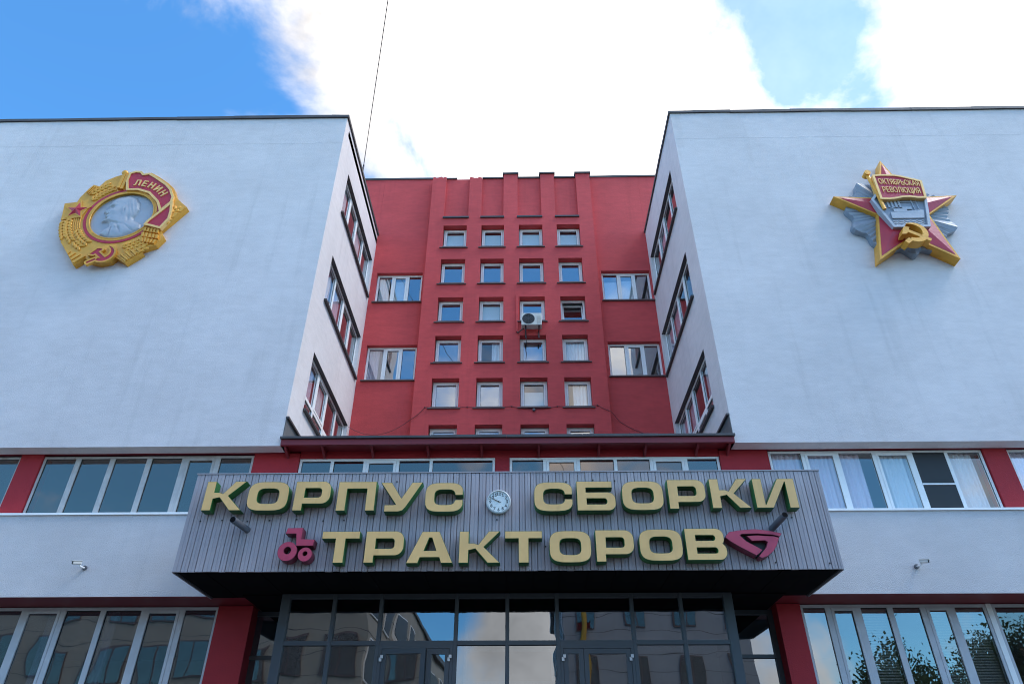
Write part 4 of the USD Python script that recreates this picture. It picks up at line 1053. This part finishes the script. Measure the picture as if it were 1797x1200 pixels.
# ------------------------------------------------------------------ small fittings
def cctv(x, z, sgn, label):
    t = thing('security_camera', label, 'camera', (x, 13.99, z))
    put(t, 'bracket', tube([(x, 13.995, z - 0.02), (x - sgn * 0.02, 13.90, z - 0.03), (x - sgn * 0.06, 13.86, z)], 0.018, 8), m_frame)
    put(t, 'base', trimesh.creation.cylinder(0.045, 0.03, sections=16, transform=trimesh.transformations.rotation_matrix(math.pi / 2, (1, 0, 0))).apply_translation((x, 13.98, z - 0.02)), m_pipe)
    R = trimesh.transformations.rotation_matrix(math.atan2(-0.8, -sgn * 1.0), (0, 0, 1))
    R2 = trimesh.transformations.rotation_matrix(0.15, (0, 1, 0))
    for nm, m, mat in (('body', chamfer_box(-0.09, 0.10, -0.038, 0.038, -0.035, 0.035, 0.012), m_acw), ('hood', chamfer_box(-0.10, 0.13, -0.046, 0.046, 0.036, 0.048, 0.004), m_acw),
                       ('lens', trimesh.creation.cylinder(0.032, 0.02, sections=16, transform=trimesh.transformations.rotation_matrix(math.pi / 2, (0, 1, 0))).apply_translation((0.105, 0, 0)), m_black)):
        m.apply_scale(0.82)
        m.apply_transform(R @ R2)
        m.apply_translation((x - sgn * 0.08, 13.82, z + 0.03))
        put(t, nm, m, mat)


cctv(-8.80, 5.73, 1, 'small white security camera on the pale wall left of the canopy')
cctv(7.77, 5.68, -1, 'small white security camera on the pale wall right of the canopy')

# air conditioner below a window of the red block
ax0, ax1, az0, az1, ay = 0.02, 0.70, 14.99, 15.47, 18.70
t = thing('air_conditioner', 'off-white air conditioner unit hung in front of a window of the red block', 'air conditioner', (0.36, FY, az0))
put(t, 'casing', wbox(0, 1, 0, 1, 0, 1) if False else chamfer_box(ax0, ax1, ay, ay + 0.28, az0, az1, 0.015), m_acw)
FA = Frame((ax0 + 0.235, ay - 0.001, (az0 + az1) / 2))
put(t, 'fan_opening', FA(trimesh.creation.cylinder(0.205, 0.006, sections=32)), m_black)
put(t, 'fan_grille', FA(cat([trimesh.creation.torus(r_, 0.0035, major_sections=32, minor_sections=5).apply_translation((0, 0, 0.008)) for r_ in (0.04, 0.075, 0.11, 0.145, 0.18, 0.205)] +
                            [tube([(0, 0, 0.009), (0.2 * math.cos(a), 0.2 * math.sin(a), 0.009)], 0.004, 5) for a in np.arange(0, 6.28, 6.2832 / 8)])), m_pipe)
put(t, 'louvre_panel', Frame((0, ay - 0.002, 0))(cat([bx(ax1 - 0.17, ax1 - 0.03, az0 + 0.06 + 0.03 * q, az0 + 0.07 + 0.03 * q, 0, 0.005) for q in range(10)])), m_acw)
for q in (0.12, 0.56):
    put(t, 'bracket', cat([wbox(ax0 + q, ax0 + q + 0.04, ay - 0.02, FY - 0.002, az0 - 0.05, az0 - 0.012), wbox(ax0 + q, ax0 + q + 0.04, FY - 0.035, FY - 0.002, az0 - 0.28, az0 - 0.05)]), m_dark)
put(t, 'pipe_trunking', wbox(-0.16, -0.09, FY - 0.045, FY - 0.003, 14.96, sz(16.42)), m_red)
put(t, 'pipe', tube([(-0.125, FY - 0.03, 14.97), (-0.10, FY - 0.08, 14.88), (0.0, FY - 0.2, 14.90), (0.10, ay + 0.2, 14.97)], 0.02, 8), m_wire, smooth=True)
put(t, 'drain_hose', tube([(0.16, ay + 0.1, az0 - 0.01), (0.17, ay + 0.12, 14.75), (0.19, FY - 0.10, 14.5), (0.16, FY - 0.03, 14.25)], 0.012, 8), m_wire, smooth=True)

# cable with small clips drooping across the red bay
t = thing('facade_cable', 'thin dark cable with small clips drooping across the lower part of the red wall', 'cable', (0, FY, 12.0))
yy = FY - 0.03
def sag(a, b, d, n=9):
    a, b = np.array(a, float), np.array(b, float)
    return [tuple(a + (b - a) * q + np.array((0, 0, -d * 4 * q * (1 - q)))) for q in np.linspace(0, 1, n)]
pins = [(sx(-2.99), yy, sz(12.04)), (sx(-1.68), yy, sz(12.04)), (sx(-0.30), yy, sz(12.05)), (sx(0.38), yy, sz(11.96)), (sx(1.11), yy, sz(12.04)), (sx(2.35), yy, sz(12.07))]
path = sag((XL + 0.06, 19.0, 11.42), (sx(-3.42), yy, sz(11.6)), 0.38) + sag((sx(-3.4), yy, sz(11.62)), pins[0], 0.04)[1:]
for a, b in zip(pins[:-1], pins[1:]):
    path += sag(a, b, 0.03)[1:]
path += sag(pins[-1], (sx(2.76), yy, sz(11.84)), 0.02)[1:] + sag((sx(2.78), YW - 0.03, sz(11.83)), (XR - 0.06, YW - 0.03, 11.2), 0.25)[1:]
put(t, 'wire', tube(path, 0.009, 6), m_redwire)
for p in pins:
    put(t, 'clip', trimesh.creation.icosphere(1, 0.026).apply_translation((p[0], p[1] + 0.005, p[2])), m_redwire)
put(t, 'lamp', trimesh.creation.icosphere(2, 0.05).apply_translation((pins[3][0], pins[3][1] - 0.02, pins[3][2] - 0.05)), m_pipe, smooth=True)

# wire rising from the roof of the left wing, over the forecourt, to the building opposite
t = thing('overhead_wire', 'thin dark wire rising from the left roof edge into the sky', 'wire', (-5.6, 17.07, ZR))
A, B = (-5.6, 17.072, 20.875), (7.68, -26.0, 17.0)
put(t, 'wire', tube(sag(A, B, 0.12, 24), 0.013, 6), m_wire)
put(t, 'post', tube([(-5.6, 17.08, ZR - 0.3), (-5.6, 17.08, 20.95)], 0.03, 8), m_pipe)

# ------------------------------------------------------------------ what the glass reflects: buildings and trees across the forecourt
def opposite(label, x0, x1, y0, y1, h, mat, cols, rows, z0, ww, wh, sidecols=0):
    t = thing('opposite_building', label, 'building', ((x0 + x1) / 2, y1, 0))
    put(t, 'wall', wbox(x0, x1, y0, y1, 0, h), mat)
    put(t, 'roof', wbox(x0 - 0.2, x1 + 0.2, y0 - 0.2, y1 + 0.2, h, h + 0.3), m_dark)
    dx, dz = (x1 - x0) / cols, (h - z0) / rows
    for q in range(1, int(h / 1.2)):
        put(t, 'joint_strip', wbox(x0 - 0.02, x1 + 0.02, y0 - 0.02, y1 + 0.003, q * 1.2, q * 1.2 + 0.03), m_dark)
    for r in range(rows):
        for c in range(cols):
            a, b = x0 + dx * c + (dx - ww) / 2, z0 + dz * r
            w = put(t, 'window', wbox(a, a + ww, y1 + 0.004, y1 + 0.09, b, b + wh), m_sill)
            for q in range(2):
                put(w, 'pane', wbox(a + 0.08 + q * ww / 2, a + ww / 2 - 0.03 + q * ww / 2, y1 + 0.095, y1 + 0.11, b + 0.1, b + wh - 0.1), m_glassd)
    if sidecols:
        xx_, sgn = (x1, 1) if sidecols > 0 else (x0, -1)
        dy = (y1 - y0) / abs(sidecols)
        for r in range(rows):
            for c in range(abs(sidecols)):
                a, b = y0 + dy * c + dy * 0.15, z0 + dz * r
                w = put(t, 'window', wbox(min(xx_ + sgn * 0.004, xx_ + sgn * 0.09), max(xx_ + sgn * 0.004, xx_ + sgn * 0.09), a, a + dy * 0.7, b, b + wh), m_frame)
                put(w, 'pane', wbox(min(xx_ + sgn * 0.095, xx_ + sgn * 0.11), max(xx_ + sgn * 0.095, xx_ + sgn * 0.11), a + 0.1, a + dy * 0.7 - 0.1, b + 0.1, b + wh - 0.1), m_black)
    return t


opposite('tall beige building across the forecourt, reflected in the left entrance panes', -34, -9.4, -64, -17, 15.5, m_beige, 8, 4, 1.2, 2.0, 2.2, 10)
tb = opposite('grey building across the forecourt, reflected in the right entrance panes', 2.6, 16.5, -44, -24, 16.0, m_grey, 4, 4, 1.2, 1.6, 2.1, -5)
put(tb, 'drainpipe', tube([(4.2, -23.8, 0), (4.2, -23.8, 16)], 0.25, 10), m_yellow)


def tree(x, y, h, r, label, seed):
    g = np.random.default_rng(seed)
    t = thing('broadleaf_tree', label, 'tree', (x, y, 0), 'trees across the forecourt')
    limbs = []
    ht = h * 0.45
    for q in range(9):
        a, e = g.uniform(0, 6.28), g.uniform(0.5, 1.2)
        L = h * g.uniform(0.25, 0.5)
        s = np.array((x, y, ht * g.uniform(0.6, 1.0)))
        d = np.array((math.cos(a) * math.cos(e), math.sin(a) * math.cos(e), math.sin(e)))
        limbs.append(tube([s, s + d * L * 0.5 + (0, 0, 0.1), s + d * L], 0.05 * h / 8, 6))
    trunk = trimesh.creation.cone(0.28 * h / 8, h * 0.9, sections=10)
    trunk.apply_translation((x, y, 0))
    put(t, 'trunk', cat([trunk] + limbs), m_bark)
    n = 26000
    cl = g.normal(size=(60, 3))
    cl /= np.linalg.norm(cl, axis=1, keepdims=True)
    cl *= (g.uniform(0.35, 1.0, (60, 1)) * np.array((r, r, h * 0.33)))
    c = cl[g.integers(0, 60, n)] + g.normal(size=(n, 3)) * r * 0.15 + (x, y, h * 0.62)
    a, b = g.normal(size=(n, 3)), g.normal(size=(n, 3))
    a /= np.linalg.norm(a, axis=1, keepdims=True)
    b -= a * (a * b).sum(1, keepdims=True)
    b /= np.linalg.norm(b, axis=1, keepdims=True)
    a *= 0.10
    b *= 0.056
    v = np.stack([c - a, c - b, c + a, c + b], 1).reshape(-1, 3)
    i = np.arange(n)[:, None] * 4
    put(t, 'crown', (v, np.vstack([i + (0, 1, 2), i + (0, 2, 3)])), m_leaf)


tree(18.5, -8, 9.2, 2.9, 'smallest leafy tree across the forecourt, nearest the grey building', 1)
tree(25.5, -10, 10.8, 3.5, 'tallest leafy tree across the forecourt, between two others', 2)
tree(33.0, -8, 9.8, 3.3, 'leafy tree across the forecourt, farthest from the grey building', 3)
